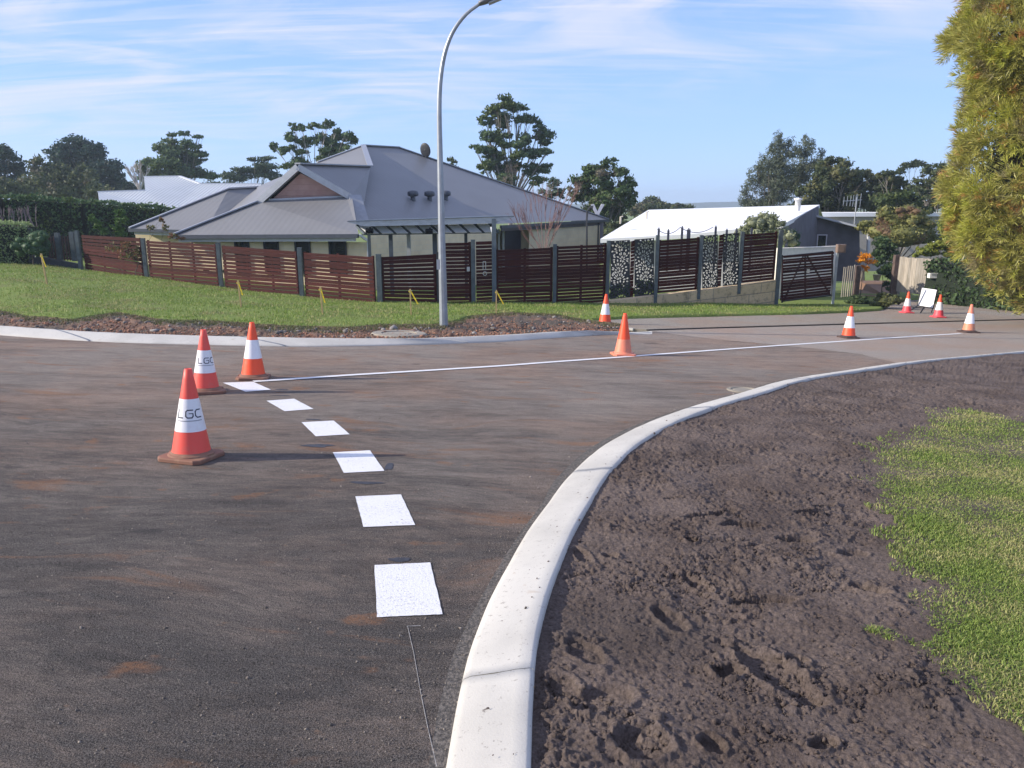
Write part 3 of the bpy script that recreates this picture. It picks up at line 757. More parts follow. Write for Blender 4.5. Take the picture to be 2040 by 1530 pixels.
def cone(body, lower=None, collar=(.225,.475), base=basem, logo=False, la=0.0, bs=.385, tw=None):
    root = empty('traffic_cone')
    def lath(z0, z1, off, name, mat, closed=False):
        mb = MB()
        if closed:
            pr = [(crr(z0)+off, z0)]
            pr += [(crr(z0+(z1-z0)*k/8)+off, z0+(z1-z0)*k/8) for k in range(1, 9)]
            pr += [(RT-.004, z1+.002), (RT-.010, z1-.004), (RT-.012, z1-.09), (0, z1-.095)]
        else:
            pr = [(crr(z0+(z1-z0)*k/5)+off, z0+(z1-z0)*k/5) for k in range(6)]
        mb.lathe(pr, n=48); return mb.build(name, mat, root, smooth=True)
    if lower is None: lath(.045, .70, 0, 'body', body, True)
    else:
        zc = collar[0]+.02 if collar else .27
        lath(zc, .70, 0, 'body', body, True); o = lath(.045, zc, 0, 'lower_body', lower); tag(o, 'faded mud-stained lower part')
    # square base with cut corners, a raised ring and small lugs
    mb = MB(); h = bs/2; c = .045
    ring = [(h,-h+c),(h,h-c),(h-c,h),(-h+c,h),(-h,h-c),(-h,-h+c),(-h+c,-h),(h-c,-h)]
    lv = [(1,.0),(1,.022),(.975,.030),(.93,.032)]
    for i in range(len(lv)-1):
        s0, z0 = lv[i]; s1, z1 = lv[i+1]
        for k in range(8):
            a = ring[k]; b = ring[(k+1) % 8]
            mb.poly([(a[0]*s0,a[1]*s0,z0),(b[0]*s0,b[1]*s0,z0),(b[0]*s1,b[1]*s1,z1),(a[0]*s1,a[1]*s1,z1)])
    mb.poly([(a[0]*.93,a[1]*.93,.032) for a in ring]); mb.poly([(a[0],a[1],0) for a in ring[::-1]])
    mb.lathe([(RB+.028,.030),(RB+.022,.042),(RB+.008,.048),(RB-.004,.060)], n=48)
    for sx in (-1, 1): mb.box((sx*(h-.03), 0, .038), (.03,.07,.014))
    mb.build('base', base, root)
    if collar: lath(collar[0], collar[1], .0016, 'reflective_collar', white_r)
    if logo:
        mb = MB(); H = .058; W = .056
        def stroke(P, ox, oz, w=.0085, m=mb):
            for i in range(len(P)-1):
                (x0, y0), (x1, y1) = P[i], P[i+1]
                dx, dy = x1-x0, y1-y0; Ln = math.hypot(dx, dy)
                nx, ny = -dy/Ln*w/2, dx/Ln*w/2; ex, ey = dx/Ln*w*.42, dy/Ln*w*.42
                q = [(x0-nx-ex, y0-ny-ey), (x1-nx+ex, y1-ny+ey), (x1+nx+ex, y1+ny+ey), (x0+nx-ex, y0+ny-ey)]
                seg = 4
                for k in range(seg):
                    def lp(a, b, f): return (a[0]+(b[0]-a[0])*f, a[1]+(b[1]-a[1])*f)
                    c4 = [lp(q[0], q[1], k/seg), lp(q[0], q[1], (k+1)/seg), lp(q[3], q[2], (k+1)/seg), lp(q[3], q[2], k/seg)]
                    pts = []
                    for (u, v) in c4:
                        z = oz+v; r = crr(z)+.0030; a = la + (ox+u)/crr(oz)
                        pts.append((r*math.sin(a), -r*math.cos(a), z))
                    m.poly(pts)
        oz = .335
        stroke([(0,H),(0,0),(W*.78,0)], -.098, oz)
        stroke([(W*.95,H),(W*.22,H),(0,H*.8),(0,H*.2),(W*.22,0),(W*.78,0),(W*.95,H*.2),(W*.95,H*.52)], -.030, oz)
        stroke([(W*.95,H*.55),(W*.45,H*.55)], -.030, oz, .006)
        stroke([(W*.9,H),(W*.3,H),(.004,H*.75),(.004,H*.25),(W*.3,0),(W*.9,0)], .038, oz)
        mb.build('logo_lettering', ink, root)
        m2 = MB()
        for k in range(16):
            stroke([(0,0),(.0085,0)], -.098+k*.0121, oz-.024, .007, m2)
        m2.build('small_lettering', inkl, root)
    return root
def put(o, px, py, rz=0, dz=.004):
    p = Gp(px, py, dz); o.location = p; o.rotation_euler = (Matrix.Rotation(-.03, 3, 'Y').to_4x4() @ Matrix.Rotation(0,4,'X')).to_euler()
    n = Vector((.03,.06,1)).normalized(); q = Vector((0,0,1)).rotation_difference(n)
    o.rotation_euler = (q.to_matrix() @ Matrix.Rotation(rz, 3, 'Z')).to_euler()
CG = 'traffic cones set out around the new road marking'
c = cone(coral, logo=True, la=R(36)); put(c, 382, 911, R(-14)); tag(c, 'nearest and largest traffic cone, coral with dark lettering on its white collar', 'traffic cone', CG)
c = cone(coral, logo=True, la=R(8), bs=.40); put(c, 410, 780, R(28)); tag(c, 'coral cone with lettered collar, just behind the nearest cone', 'traffic cone', CG)
c = cone(orange, base=basem, collar=(.255,.485)); put(c, 505, 753, R(10)); tag(c, 'bright orange cone with plain white collar where the long white line begins', 'traffic cone', CG)
c = cone(orange, lower=faded, collar=None, base=faded); put(c, 1241, 707, R(5)); tag(c, 'all orange cone without a white collar, standing at the middle of the white line', 'traffic cone', CG)
c = cone(orange, base=blackbase); put(c, 1690, 673, R(8)); tag(c, 'orange and white cone on the white line, between the all-orange and the faded cone', 'traffic cone', CG)
c = cone(faded, lower=tanp, base=blackbase, bs=.42); put(c, 1929, 662, R(0)); tag(c, 'pale faded cone with tan mud-stained foot at the right end of the white line', 'traffic cone', CG)
c = cone(orange); put(c, 1205, 645, R(12), .035); tag(c, 'orange and white cone on the footpath corner in front of the leaf-cut screens', 'traffic cone', CG)
c = cone(orange, lower=pinkp, base=pinkp); put(c, 1806, 623, R(5), .035); tag(c, 'small far cone on the left of the blank white sign board', 'traffic cone', CG)
c = cone(orange, lower=pinkp, base=pinkp); put(c, 1869, 632, R(0), .035); tag(c, 'far cone with a pink foot on the right of the blank white sign board', 'traffic cone', CG)

# ---------------------------------------------------------------- blank sign on a folding stand
sg = Gp(1843, 622, .035); Ys = sg.y
root = empty('folding_sign', sg); tag(root, 'blank white square board on a low black folding stand between two cones', 'road sign')
def loc(px, py, Y): return Wp(px, py, Y)-sg
mb = MB(); c4 = [loc(1828,608,Ys-.1), loc(1858,613,Ys-.45), loc(1866,578,Ys-.05), loc(1837,574,Ys+.3)]
mb.prism(c4, (0,.03,.01)); mb.build('board', simple('sign_white', (.86,.86,.86), .5, .03), root)
stm = simple('black_steel', (.02,.02,.022), .5, .2)
mb = MB(); 
for a, b in (((1828,609,Ys-.2),(1816,617,Ys-.5)),((1858,614,Ys-.2),(1856,622,Ys-.4)),((1828,609,Ys-.18),(1858,614,Ys-.18)),((1812,611,Ys),(1842,614,Ys)),((1842,611,Ys-.1),(1832,626,Ys-.4)),((1836,573,Ys+.14),(1827,610,Ys-.15)),((1867,577,Ys+.14),(1859,615,Ys-.15))):
    mb.bar(loc(*a), loc(*b), .03, .03)
mb.build('stand', stm, root)

# ---------------------------------------------------------------- street lamp
Yp = Gp(884, 656).y; bp = Gp(884, 656, .06)
galv = simple('galvanised_steel', (.30,.33,.36), .45, .12, 5, metal=.25)
root = empty('street_lamp', bp); tag(root, 'tall grey tapered street lamp curving over at the top, standing in the verge', 'street lamp')
pp = [(884.5,660),(882,560),(880,470),(878.5,400),(877,330),(875.5,260),(875,215),(876,178),(879,145),(884,115),(891,90),(901,66),(915,44),(932,25),(948,13),(958,6)]
P = [Wp(x, y, Yp)-bp for x, y in pp]; P[0].z = -.1
rad = [.088-.055*min(1, i/9) for i in range(len(P))]
Pn = cr([tuple(p) for p in P], 60); rn = np.interp(np.linspace(0, 1, 60), np.linspace(0, 1, len(rad)), rad)
ss = np.r_[0, np.cumsum(np.linalg.norm(np.diff(Pn, axis=0), axis=1))]; rn = np.interp(ss/ss[-1], [0, .62, .8, 1], [.090, .052, .044, .032])
mb = MB(); mb.tube([tuple(p) for p in Pn], list(rn), n=10); mb.build('pole', galv, root)
mb = MB(); mb.tube([Wp(957,7,Yp)-bp, Wp(966,2,Yp)-bp], [.042,.046], n=10); mb.build('spigot', galv, root)
e0 = Wp(954,8,Yp)-bp; e1 = Wp(1012,-16,Yp)-bp; dd = (e1-e0); side = Vector((0,1,0)); upv = dd.cross(side).normalized(); upv = upv if upv.z > 0 else -upv
mb = MB(); ns = 14; secs = []
for i in range(ns):
    u = i/(ns-1); w = .155*math.sin(math.pi*min(1, .12+u*.88))**.55*(1-.25*u); hh = .065*math.sin(math.pi*min(1, .15+u*.85))**.5
    cpt = e0+dd*u
    secs.append([tuple(cpt + side*w*math.cos(a) + upv*(hh*math.sin(a) if math.sin(a) > 0 else hh*.8*math.sin(a))) for a in np.linspace(0, 2*math.pi, 17)[:-1]])
b = 0
for r_ in secs: mb.v += r_
for i in range(ns-1):
    for k in range(16):
        mb.f.append((i*16+k, i*16+(k+1) % 16, (i+1)*16+(k+1) % 16, (i+1)*16+k))
mb.f.append(tuple(range(16))[::-1]); mb.f.append(tuple((ns-1)*16+k for k in range(16)))
mb.build('lamp_head', simple('lamp_grey', (.16,.17,.19), .5, .1), root, smooth=True)
mb = MB(); cpt = e0+dd*.52-upv*.05; mb.prism([cpt+dd*.25+side*.09, cpt-dd*.22+side*.09, cpt-dd*.22-side*.09, cpt+dd*.25-side*.09], -upv*.025)
mb.build('lamp_lens', simple('lens', (.35,.36,.38), .2, .05), root)
mb = MB(); hp = Wp(879.3, 522, Yp)-bp
mb.box((hp.x+.0, -.088, hp.z-.0), (.07,.012,.20)); mb.build('hatch', galv, root)

# ---------------------------------------------------------------- survey stakes
pine = simple('pine_stake', (.50,.36,.16), .8, .15); tape = simple('yellow_tape', (.80,.58,.03), .5, .1)
stk = [(94,566,505,82,'leftmost stake high on the grass bank beside the low kerb wall'), (481,612,559,474,'stake with yellow tape in front of the third fence panel from the left'),
       (643,626,572,638,'stake with yellow tape just left of the fence corner'), (819,628,576,817,'stake with yellow tape between the fence corner and the street lamp'),
       (988,627,578,989,'stake with yellow tape in front of the timber entrance gate')]
def ground_at(px, py):
    lo, hi = 6.0, 60.0
    for _ in range(50):
        m = (lo+hi)/2; p = Wp(px, py, m)
        if p.z > zg(p.x, p.y): lo = m
        else: hi = m
    return Wp(px, py, lo)
for k, (bx, by, ty, tx, lab) in enumerate(stk):
    b = ground_at(bx, by); top = Wp(tx, ty, b.y)-b
    root = empty('survey_stake', b); tag(root, lab, 'stake', 'wooden survey stakes with yellow tape on the verge')
    mb = MB(); mb.bar((0,0,-.1), top, .05, .03); mb.build('stake', pine, root)
    mb = MB(); q = top*.93
    mb.bar(q+Vector((-.026,-.016,-.025)), q+Vector((.026,-.016,.01)), .012, .05)
    w0 = top*.94+Vector((.01,-.022,0)); 
    prev = w0
    for j in range(1, 7):
        nx = w0 + Vector((.022*j*(1.25 if k > 2 else .6), -.004*(j % 2), -.052*j))
        mb.poly([prev+Vector((-.016,0,0)), nx+Vector((-.016,.005*(-1)**j,0)), nx+Vector((.018,-.005*(-1)**j,0)), prev+Vector((.018,0,0))]); prev = nx
    mb.build('tape', tape, root)

# ================================================================ FENCES
def wood(name, ca, cb, horiz=True):
    t = NT(name); v = t.mapping((1.2,1.2,30) if horiz else (14,14,.7))
    n = t.ramp(t.noise(2.0, 6, vec=v), .3, .7); r = t.rand(); c = t.mix(n, ca, cb)
    k = t.mix(r, (.72,.72,.72), (1.2,1.15,1.1)); c = t.mix(1.0, c, k, 'MULTIPLY')
    t.col(c); t.rough(.75); t.b.inputs['Specular IOR Level'].default_value = .15; t.bump(n, .3, .006); return t.m
redwood = wood('red_stained_timber', (.036,.0085,.008), (.070,.018,.0165))
post_m = simple('painted_steel_post', (.075,.095,.105), .5, .2, 8)
dark_m = simple('dark_steel', (.022,.024,.03), .5, .2)
def YL(px, py): t_ = (px-1020)/(FPX*CP+(765-py)*SP); return 20.2065/(1+.53*t_)
def YR(px, py): t_ = (px-1020)/(FPX*CP+(765-py)*SP); return 23.83/(1-.388*t_)
def panel(root, o0, YF, x0, x1, t0, t1, b0, b1, name='slat_panel', mat=None, pitch=.108, gap=.02, back=.0, batt=True, seed=0):
    rr_ = random.Random(seed+int(x0))
    mat = mat or redwood
    Y0 = YF(x0, (t0+b0)/2); Y1 = YF(x1, (t1+b1)/2)
    BL, TL, BR, TR = [Wp(x, y, Y)-o0 for x, y, Y in ((x0,b0,Y0),(x0,t0,Y0),(x1,b1,Y1),(x1,t1,Y1))]
    BL.x = TL.x = (BL.x+TL.x)/2; BR.x = TR.x = (BR.x+TR.x)/2
    along = (BR-BL).normalized(); nrm_ = Vector((along.y, -along.x, 0)).normalized()
    if nrm_.y > 0: nrm_ = -nrm_
    H = (TL-BL).length; n = max(4, int(round(H/pitch)))
    mb = MB()
    for i in range(n):
        f0 = i/n; f1 = (i+1)/n - gap/H*rr_.choice((.25,.6,1.0,1.3))
        a0 = BL.lerp(TL, f0); a1 = BL.lerp(TL, f1); c0 = BR.lerp(TR, f0); c1 = BR.lerp(TR, f1)
        sag = Vector((0,0,rr_.uniform(-.003,.003))); w = nrm_*.02; off = -nrm_*back
        mb.hexa([a0+off, c0+off, c0-w+off, a0-w+off, a1+sag+off, c1+sag+off, c1-w+off, a1-w+off])
    o = mb.build(name, mat, root)
    if batt:
        m2 = MB(); L_ = (BR-BL).length; k = max(1, int(round(L_/1.1)))
        for j in range(k+1):
            f = min(.985, max(.015, j/k)); a = BL.lerp(BR, f)-nrm_*.045; b = TL.lerp(TR, f)-nrm_*.045
            m2 = MB(); m2.bar(a, b, .07, .04, up=nrm_); m2.build('batten', mat, root)
    return o
def post(root, o0, YF, px, top, bot, w=.09, mat=None, name='post', dY=-.03, deep=.3):
    Y = YF(px, (top+bot)/2)+dY; a = Wp(px, bot, Y)-o0; b = Wp(px, top, Y)-o0; x = (a.x+b.x)/2 ; x = (Wp(px, (top+bot)/2, Y)-o0).x
    mb = MB(); mb.box((x, a.y, (a.z-deep+b.z)/2), (w, w, b.z-a.z+deep)); mb.box((x, a.y, b.z+.004), (w+.012, w+.012, .012))
    return mb.build(name, mat or post_m, root)
o0 = Wp(455, 578, YL(455, 578))
fl = empty('slat_fence', o0); tag(fl, 'sunlit red-brown slatted timber fence running left along the top of the grass bank', 'fence')
for px, t_, b_ in ((157,460,537),(289,475,561),(438,484,576),(599,494,590)): post(fl, o0, YL, px, t_, b_, .12)
for a in ((166,283,468,474,536,560,1),(295,432,478,486,563,573,2),(445,592,489,501,577,586,3),(606,745,501,510,590,603,4)):
    panel(fl, o0, YL, *a[:6], seed=a[6], pitch=.115, gap=.024)
mb = MB()
for (xa, ya, xb, yb) in ((606,598,745,609),(445,582,592,592)):
    A = Wp(xa, ya, YL(xa, ya))-o0; B = Wp(xb, yb, YL(xb, yb))-o0; mb.bar(A+Vector((0,-.03,-.05)), B+Vector((0,-.03,-.05)), .05, .2)
mb.build('plinth_board', wood('pale_red_board', (.20,.10,.075), (.28,.15,.11)), fl)
# picket section beyond, low wall in front
pk = empty('picket_fence', Wp(130, 520, 29.6)); tag(pk, 'short dark picket fence on a low wall between the round bush and the slatted fence', 'fence')
ok = pk.location.copy()
for px in (117,146): 
    mb = MB(); a = Wp(px, 520, 29.4)-ok; b = Wp(px, 462 if px > 130 else 464, 29.4)-ok; mb.box(((a.x+b.x)/2, a.y, (a.z+b.z)/2), (.16,.14,b.z-a.z)); mb.build('post', post_m, pk)
mb = MB()
for k in range(9):
    px = 98+k*5.6; a = Wp(px, 519, 29.5)-ok; b = Wp(px, 470, 29.5)-ok; mb.box(((a.x+b.x)/2, a.y, (a.z+b.z)/2), (.055,.02,b.z-a.z))
mb.bar(Wp(95,478,29.53)-ok, Wp(146,478,29.53)-ok, .03, .07); mb.bar(Wp(95,512,29.53)-ok, Wp(146,516,29.53)-ok, .03, .07)
mb.build('picket_panel', wood('grey_red_picket', (.07,.045,.045), (.12,.08,.075), False), pk)
mb = MB(); 
for (xa, ya, xb, yb, Yw) in ((60,512,155,530,29.3),):
    A = Wp(xa, ya, Yw); B = Wp(xb, yb, Yw-.2); mb.bar(A-Vector((0,0,.05)), B-Vector((0,0,.05)), .15, .28)
o = mb.build('low_wall', simple('dark_timber_wall', (.045,.05,.06), .8, .2)); tag(o, 'low dark sleeper wall under the short picket fence at the left', 'wall')
mb = MB(); kp = [Wp(*q_) for q_ in ((-200,470,34),(-60,488,32.4),(0,500,31.4),(40,512,30.6),(80,521,29.9),(120,531,29.2),(160,541,28.6),(196,551,28.0))]
for i in range(len(kp)-1): mb.bar(kp[i]-Vector((0,0,.14)), kp[i+1]-Vector((0,0,.14)), .22, .30)
o = mb.build('garden_kerb', concrete('grey_concrete', (.33,.33,.34))); tag(o, 'grey concrete garden edging rising to the left at the top of the grass bank', 'garden edging')

# corner post and dark right-hand run
o0 = Wp(1100, 600, YR(1100, 600))
fr = empty('slat_fence', o0); tag(fr, 'shaded dark slatted timber fence with leaf-cut screens, from the corner post to the driveway gate', 'fence')
cpst = post(fr, o0, YR, 756, 507, 614, .14)
for px, t_, b_, w in ((943,478,622,.12),(1105,487,609,.11),(1211,480,600,.11),(1308,469,590,.11),(1395,469,578,.11),(1476,462,568,.11),(1551,459,606,.13)):
    post(fr, o0, YR, px, t_, b_, w)
post(fr, o0, YR, 873, 503, 619, .08, dark_m)
darkwood = redwood
for a in ((762,870,512,506,613,618,5),(877,938,483,482,621,620,6),(990,1101,497,492,612,608,7),(1109,1207,490,486,608,602,8),
          (1256,1263,479,477,592,591,9),(1312,1391,478,472,584,577,10),(1431,1439,467,466,571,570,11),(1480,1546,466,461,564,557,12)):
    panel(fr, o0, YR, *a[:6], seed=a[6], pitch=.105, gap=.02, batt=(a[1]-a[0] > 20))
def screen(x0, x1, t0, t1, b0, b1, seed):
    Y0 = YR(x0, 530); Y1 = YR(x1, 530); BL, TL, BR, TR = [Wp(x, y, Y)-o0 for x, y, Y in ((x0,b0,Y0),(x0,t0,Y0),(x1,b1,Y1),(x1,t1,Y1))]
    W_ = (BR-BL).length; H_ = (TL-BL).length; n = int(W_/.0125); m = int(H_/.0125); rs_ = np.random.default_rng(seed)
    u, v = np.meshgrid((np.arange(n)+.5)/n*W_, (np.arange(m)+.5)/m*H_)
    hole = np.zeros(u.shape, bool); own = np.zeros(u.shape, int)
    # fans of leaf-shaped cut-outs
    stems = [(W_*.5+rs_.uniform(-.12,.12)*W_, z) for z in np.arange(-.1, H_, .34)]
    for (cx, cz) in stems:
        for a in np.linspace(-80, 260, 15):
            for ring, ln, off in ((0,.085,.075),(1,.09,.19),(2,.08,.31)):
                aa = R(a + ring*12 + rs_.uniform(-8, 8)); mx_, mz_ = cx+off*math.cos(aa), cz+off*math.sin(aa)
                du = (u-mx_)*math.cos(aa)+(v-mz_)*math.sin(aa); dv = -(u-mx_)*math.sin(aa)+(v-mz_)*math.cos(aa)
                wdt = .0155+.006*ring
                inl_ = (np.abs(du) < ln/2*1.15) & (np.abs(dv) < wdt*(1-(du/(ln/2*1.15))**2))
                big_ = (np.abs(du) < ln/2*1.15+.014) & (np.abs(dv) < wdt*(1-(du/(ln/2*1.15+.014))**2)+.012)
                if (own[inl_] > 0).mean() > .35 if inl_.any() else True: continue
                hole |= inl_ & (own == 0); own[big_] = 1
    solid = ~hole
    e = .03; solid |= (u < e) | (u > W_-e) | (v < e) | (v > H_-e)
    along = (BR-BL).normalized(); nr = Vector((along.y, -along.x, 0)).normalized()*-.004
    uu, vv = np.meshgrid(np.arange(n+1)/n, np.arange(m+1)/m)
    def pos(off): 
        a = np.array(BL)[None, None]*(1-uu[..., None])*(1-vv[..., None]) + np.array(BR)*uu[..., None]*(1-vv[..., None]) + np.array(TL)*(1-uu[..., None])*vv[..., None] + np.array(TR)*uu[..., None]*vv[..., None]
        return (a + np.array(off)).reshape(-1, 3)
    id_ = np.arange((n+1)*(m+1)).reshape(m+1, n+1); q = np.stack([id_[:-1,:-1], id_[:-1,1:], id_[1:,1:], id_[1:,:-1]], -1)[solid]
    V = np.concatenate([pos((0,0,0)), pos(nr)]); F = np.concatenate([q, q[:, ::-1]+(n+1)*(m+1)])
    return link('leaf_cut_screen', np_mesh('screen', V, F), dark_m, fr)
for k, a in enumerate(((1216,1255,480,478,596,592),(1264,1303,477,474,591,587),(1399,1430,470,467,575,572),(1440,1472,466,464,570,567))): screen(*a, 100+k)
# timber entrance gate
g0 = Wp(965, 618, YR(965, 618)); gt_ = empty('entrance_gate', g0); tag(gt_, 'narrow slatted timber gate with a long pull handle, next to the street lamp', 'gate')
panel(gt_, g0, YR, 949, 980, 481, 480, 619, 617, seed=21, pitch=.105, gap=.02, back=-.005, batt=False)
ws = simple('brushed_steel', (.62,.62,.60), .3, .1, metal=.4)
mb = MB(); Yg = YR(965, 530)-.07; a = Wp(965,521,Yg)-g0; b = Wp(965,537,Yg)-g0
for s in (-1, 1): mb.bar(a+Vector((s*.04,0,0)), b+Vector((s*.04,0,0)), .018, .018)
mb.bar(a+Vector((-.04,0,0)), a+Vector((.04,0,0)), .018, .018); mb.bar(b+Vector((-.04,0,0)), b+Vector((.04,0,0)), .018, .018); mb.build('handle', ws, gt_)
mb = MB(); q = Wp(966,545,Yg)-g0; ring = [q+Vector((.055*math.cos(a), 0, .055*math.sin(a))) for a in np.linspace(0, 2*math.pi, 15)]; mb.tube(ring, [.011]*15, n=6); mb.build('latch', ws, gt_)
q = Wp(933, 536, YR(933,536)-.05); mb = MB(); mb.box((0,0,0), (.09,.035,.13)); mb.box((0,-.02,.02), (.05,.012,.05)); o = mb.build('doorbell', simple('doorbell_grey', (.45,.45,.44), .4, .1)); o.location = q; tag(o, 'small pale doorbell box on the dark fence left of the entrance gate', 'doorbell')
# limestone retaining wall
t = NT('limestone'); mp = t.mapping((1,1,1), kind='UV'); br = t.n('ShaderNodeTexBrick'); t.l(mp, br.inputs[0]); br.inputs['Scale'].default_value = 1
br.inputs['Brick Width'].default_value = 1.0; br.inputs['Row Height'].default_value = .36; br.inputs['Mortar Size'].default_value = .014
br.inputs['Color1'].default_value = (.68,.52,.32,1); br.inputs['Color2'].default_value = (.56,.43,.26,1); br.inputs['Mortar'].default_value = (.36,.30,.22,1)
c = t.mix(t.ramp(t.noise(4, 6, rough=.7), .48, .75), br.outputs[0], (.20,.165,.11)); c = t.mix(t.ramp(t.noise(25, 4), .55, .75), c, (.40,.34,.25)); t.col(c); t.rough(.95)
t.bump(t.math('ADD', t.noise(12, 5), t.math('MULTIPLY', br.outputs['Fac'], -1.0)), .8, .03)
mb = MB(); wx = [(1160,606),(1211,600),(1308,589),(1395,578),(1476,568),(1548,558)]; dist = 0
for i in range(len(wx)-1):
    (xa, ya), (xb, yb) = wx[i], wx[i+1]; Ya = YR(xa, ya)-.05; Yb_ = YR(xb, yb)-.05
    A = Wp(xa, ya, Ya); B = Wp(xb, yb, Yb_); L_ = (B-A).xy.length; A0 = Vector((A.x, A.y, zg(A.x, A.y)-.3)); B0 = Vector((B.x, B.y, zg(B.x, B.y)-.3))
    bk = Vector((-.05,.3,0)); sl = .10   # courses climb with the wall
    def uvz(p, d): return (d, p.z - (A.z if False else 0) - d*.055)
    mb.poly([A0, B0, B, A], [uvz(A0, dist), uvz(B0, dist+L_), uvz(B, dist+L_), uvz(A, dist)])
    mb.poly([A, B, B+bk, A+bk], [(dist,0),(dist+L_,0),(dist+L_,.3),(dist,.3)])
    mb.poly([B0+bk, A0+bk, A+bk, B+bk], [(0,0),(L_,0),(L_,1),(0,1)])
    if i == len(wx)-2: mb.poly([B0, B0+bk, B+bk, B], [(0,0),(.3,0),(.3,1),(0,1)])
    dist += L_
o = mb.build('retaining_wall', t.m); tag(o, 'weathered limestone block retaining wall under the dark fence, left of the driveway gate', 'wall')
# driveway gate
g0 = Wp(1610, 600, YR(1610, 600)); dg = empty('driveway_gate', g0); tag(dg, 'wide dark slatted driveway gate with diagonal braces right of the limestone wall', 'gate')
panel(dg, g0, YR, 1558, 1658, 508, 500, 599, 587, seed=31, pitch=.11, gap=.034, batt=False)
mb = MB(); 
for (a, b) in (((1604,510),(1604,594)),((1600,510),(1562,598)),((1608,510),(1654,588)),((1558,508),(1558,603)),((1658,500),(1658,592)),((1558,600),(1658,588)),((1558,511),(1658,501))):
    mb.bar(Wp(a[0], a[1], YR(*a)+.06)-g0, Wp(b[0], b[1], YR(*b)+.06)-g0, .05, .05)
mb.build('frame', dark_m, dg)
p = Wp(1610, 540, YR(1610,540)-.04)-g0; mb = MB(); mb.box(p, (.10,.03,.14)); mb.build('latch_plate', ws, dg)
mp0 = Wp(1664, 598, YR(1664, 598)-.1); mt = empty('meter_post', mp0); tag(mt, 'pale grey steel post at the right end of the driveway gate, carrying a brown box', 'post')
a = Wp(1664, 501, mp0.y)-mp0; mb = MB(); mb.box((a.x/2, 0, a.z/2-.15), (.075,.075,a.z+.3)); mb.build('post', simple('light_steel', (.36,.39,.41), .5, .1), mt)
b = Wp(1675, 495, mp0.y)-mp0; mb = MB(); mb.box((b.x, 0, b.z), (.30,.2,.30)); mb.box((b.x-.03, -.11, b.z), (.22,.02,.24)); mb.build('box', simple('brown_box', (.20,.14,.11), .6, .15), mt)
q = [Wp(1552,497,31.0), Wp(1672,492,35.0)]; mb = MB(); mb.prism([q[0], q[1], q[1]-Vector((0,0,2.2)), q[0]-Vector((0,0,2.2))], (-.05,.15,0)); mb.prism([q[0]+Vector((-.03,-.04,.05)), q[1]+Vector((.03,-.04,.05)), q[1]+Vector((.03,-.04,0)), q[0]+Vector((-.03,-.04,0))], (0,.24,0))
o = mb.build('garden_wall', simple('pale_cream_wall', (.78,.74,.66), .8, .06)); tag(o, 'cream rendered wall seen through the slats just behind the driveway gate', 'wall')
# weathered paling fences
pal = wood('weathered_palings', (.26,.235,.20), (.46,.43,.38), False)
def paling(px0, px1, t0, t1, b0, b1, Ya, Yb, n, label, posts, mat=pal):
    o_ = Wp(px0, b0, Ya); root = empty('paling_fence', o_); tag(root, label, 'fence'); mb = MB(); rr_ = random.Random(int(px0))
    for k in range(n):
        f = (k+.5)/n; px = px0+(px1-px0)*f; Y = Ya+(Yb-Ya)*f; tp = Wp(px, t0+(t1-t0)*f, Y); bt = Wp(px, b0+(b1-b0)*f, Y)
        w = abs((px1-px0)/n*Y/1545)*.93; h = tp.z-bt.z+rr_.uniform(-.02,.03)
        mb.box(Vector(((tp.x+bt.x)/2, Y+rr_.uniform(-.01,.01), bt.z+h/2))-o_, (w, .02, h), rz=math.atan2(Yb-Ya, (px1-px0)*Y/1545)+rr_.uniform(-.05,.05), ry=rr_.uniform(-.008,.008))
    mb.build('paling_panel', mat, root)
    for (px, tp_, bt_, w) in posts:
        f = (px-px0)/(px1-px0); Y = Ya+(Yb-Ya)*f+.02; tp = Wp(px, tp_, Y); bt = Wp(px, bt_, Y); mb = MB()
        mb.box(Vector(((tp.x+bt.x)/2, Y, (tp.z+bt.z)/2-.1))-o_, (w, w, tp.z-bt.z+.2)); mb.build('post', simple('old_post', (.11,.075,.065), .9, .3), root)
    return root
paling(1789, 1862, 512, 517, 580, 590, 35, 33.2, 15, 'sunlit grey weathered paling fence behind the white sign board', ((1783,508,583,.22),(1867,513,592,.22)))
paling(1870, 1892, 516, 517, 588, 588, 33.3, 33, 5, 'short shaded paling panel to the right of the sunlit paling fence', ())
paling(1677, 1702, 533, 528, 592, 590, 29.5, 30, 6, 'short bluish paling fence just right of the driveway gate', ((1706,529,592,.2),))
q = Wp(1857, 549, 32.9); mb = MB(); mb.box((0,0,0), (.30,.22,.20)); mb.bar((-.16,-.12,.10), (.16,-.12,.10), .04, .03); mb.box((0,-.113,.03), (.2,.008,.03)); o = mb.build('letterbox', simple('letterbox_white', (.75,.75,.72), .5, .05)); o.location = q
tag(o, 'small white letterbox on the post at the end of the sunlit paling fence', 'letterbox')
# brown bare ground inside the right-hand drive
gpt = [ground_at(x, y) for x, y in ((1706,592),(1765,592),(1778,585),(1770,560),(1712,560),(1704,575))]
mb = MB(); mb.poly([(p.x, p.y, p.z+.05) for p in gpt]); o = mb.build('garden_path', simple('brown_gravel', (.20,.115,.07), .95, .25, 8, bump=.5)); tag(o, kind='structure')

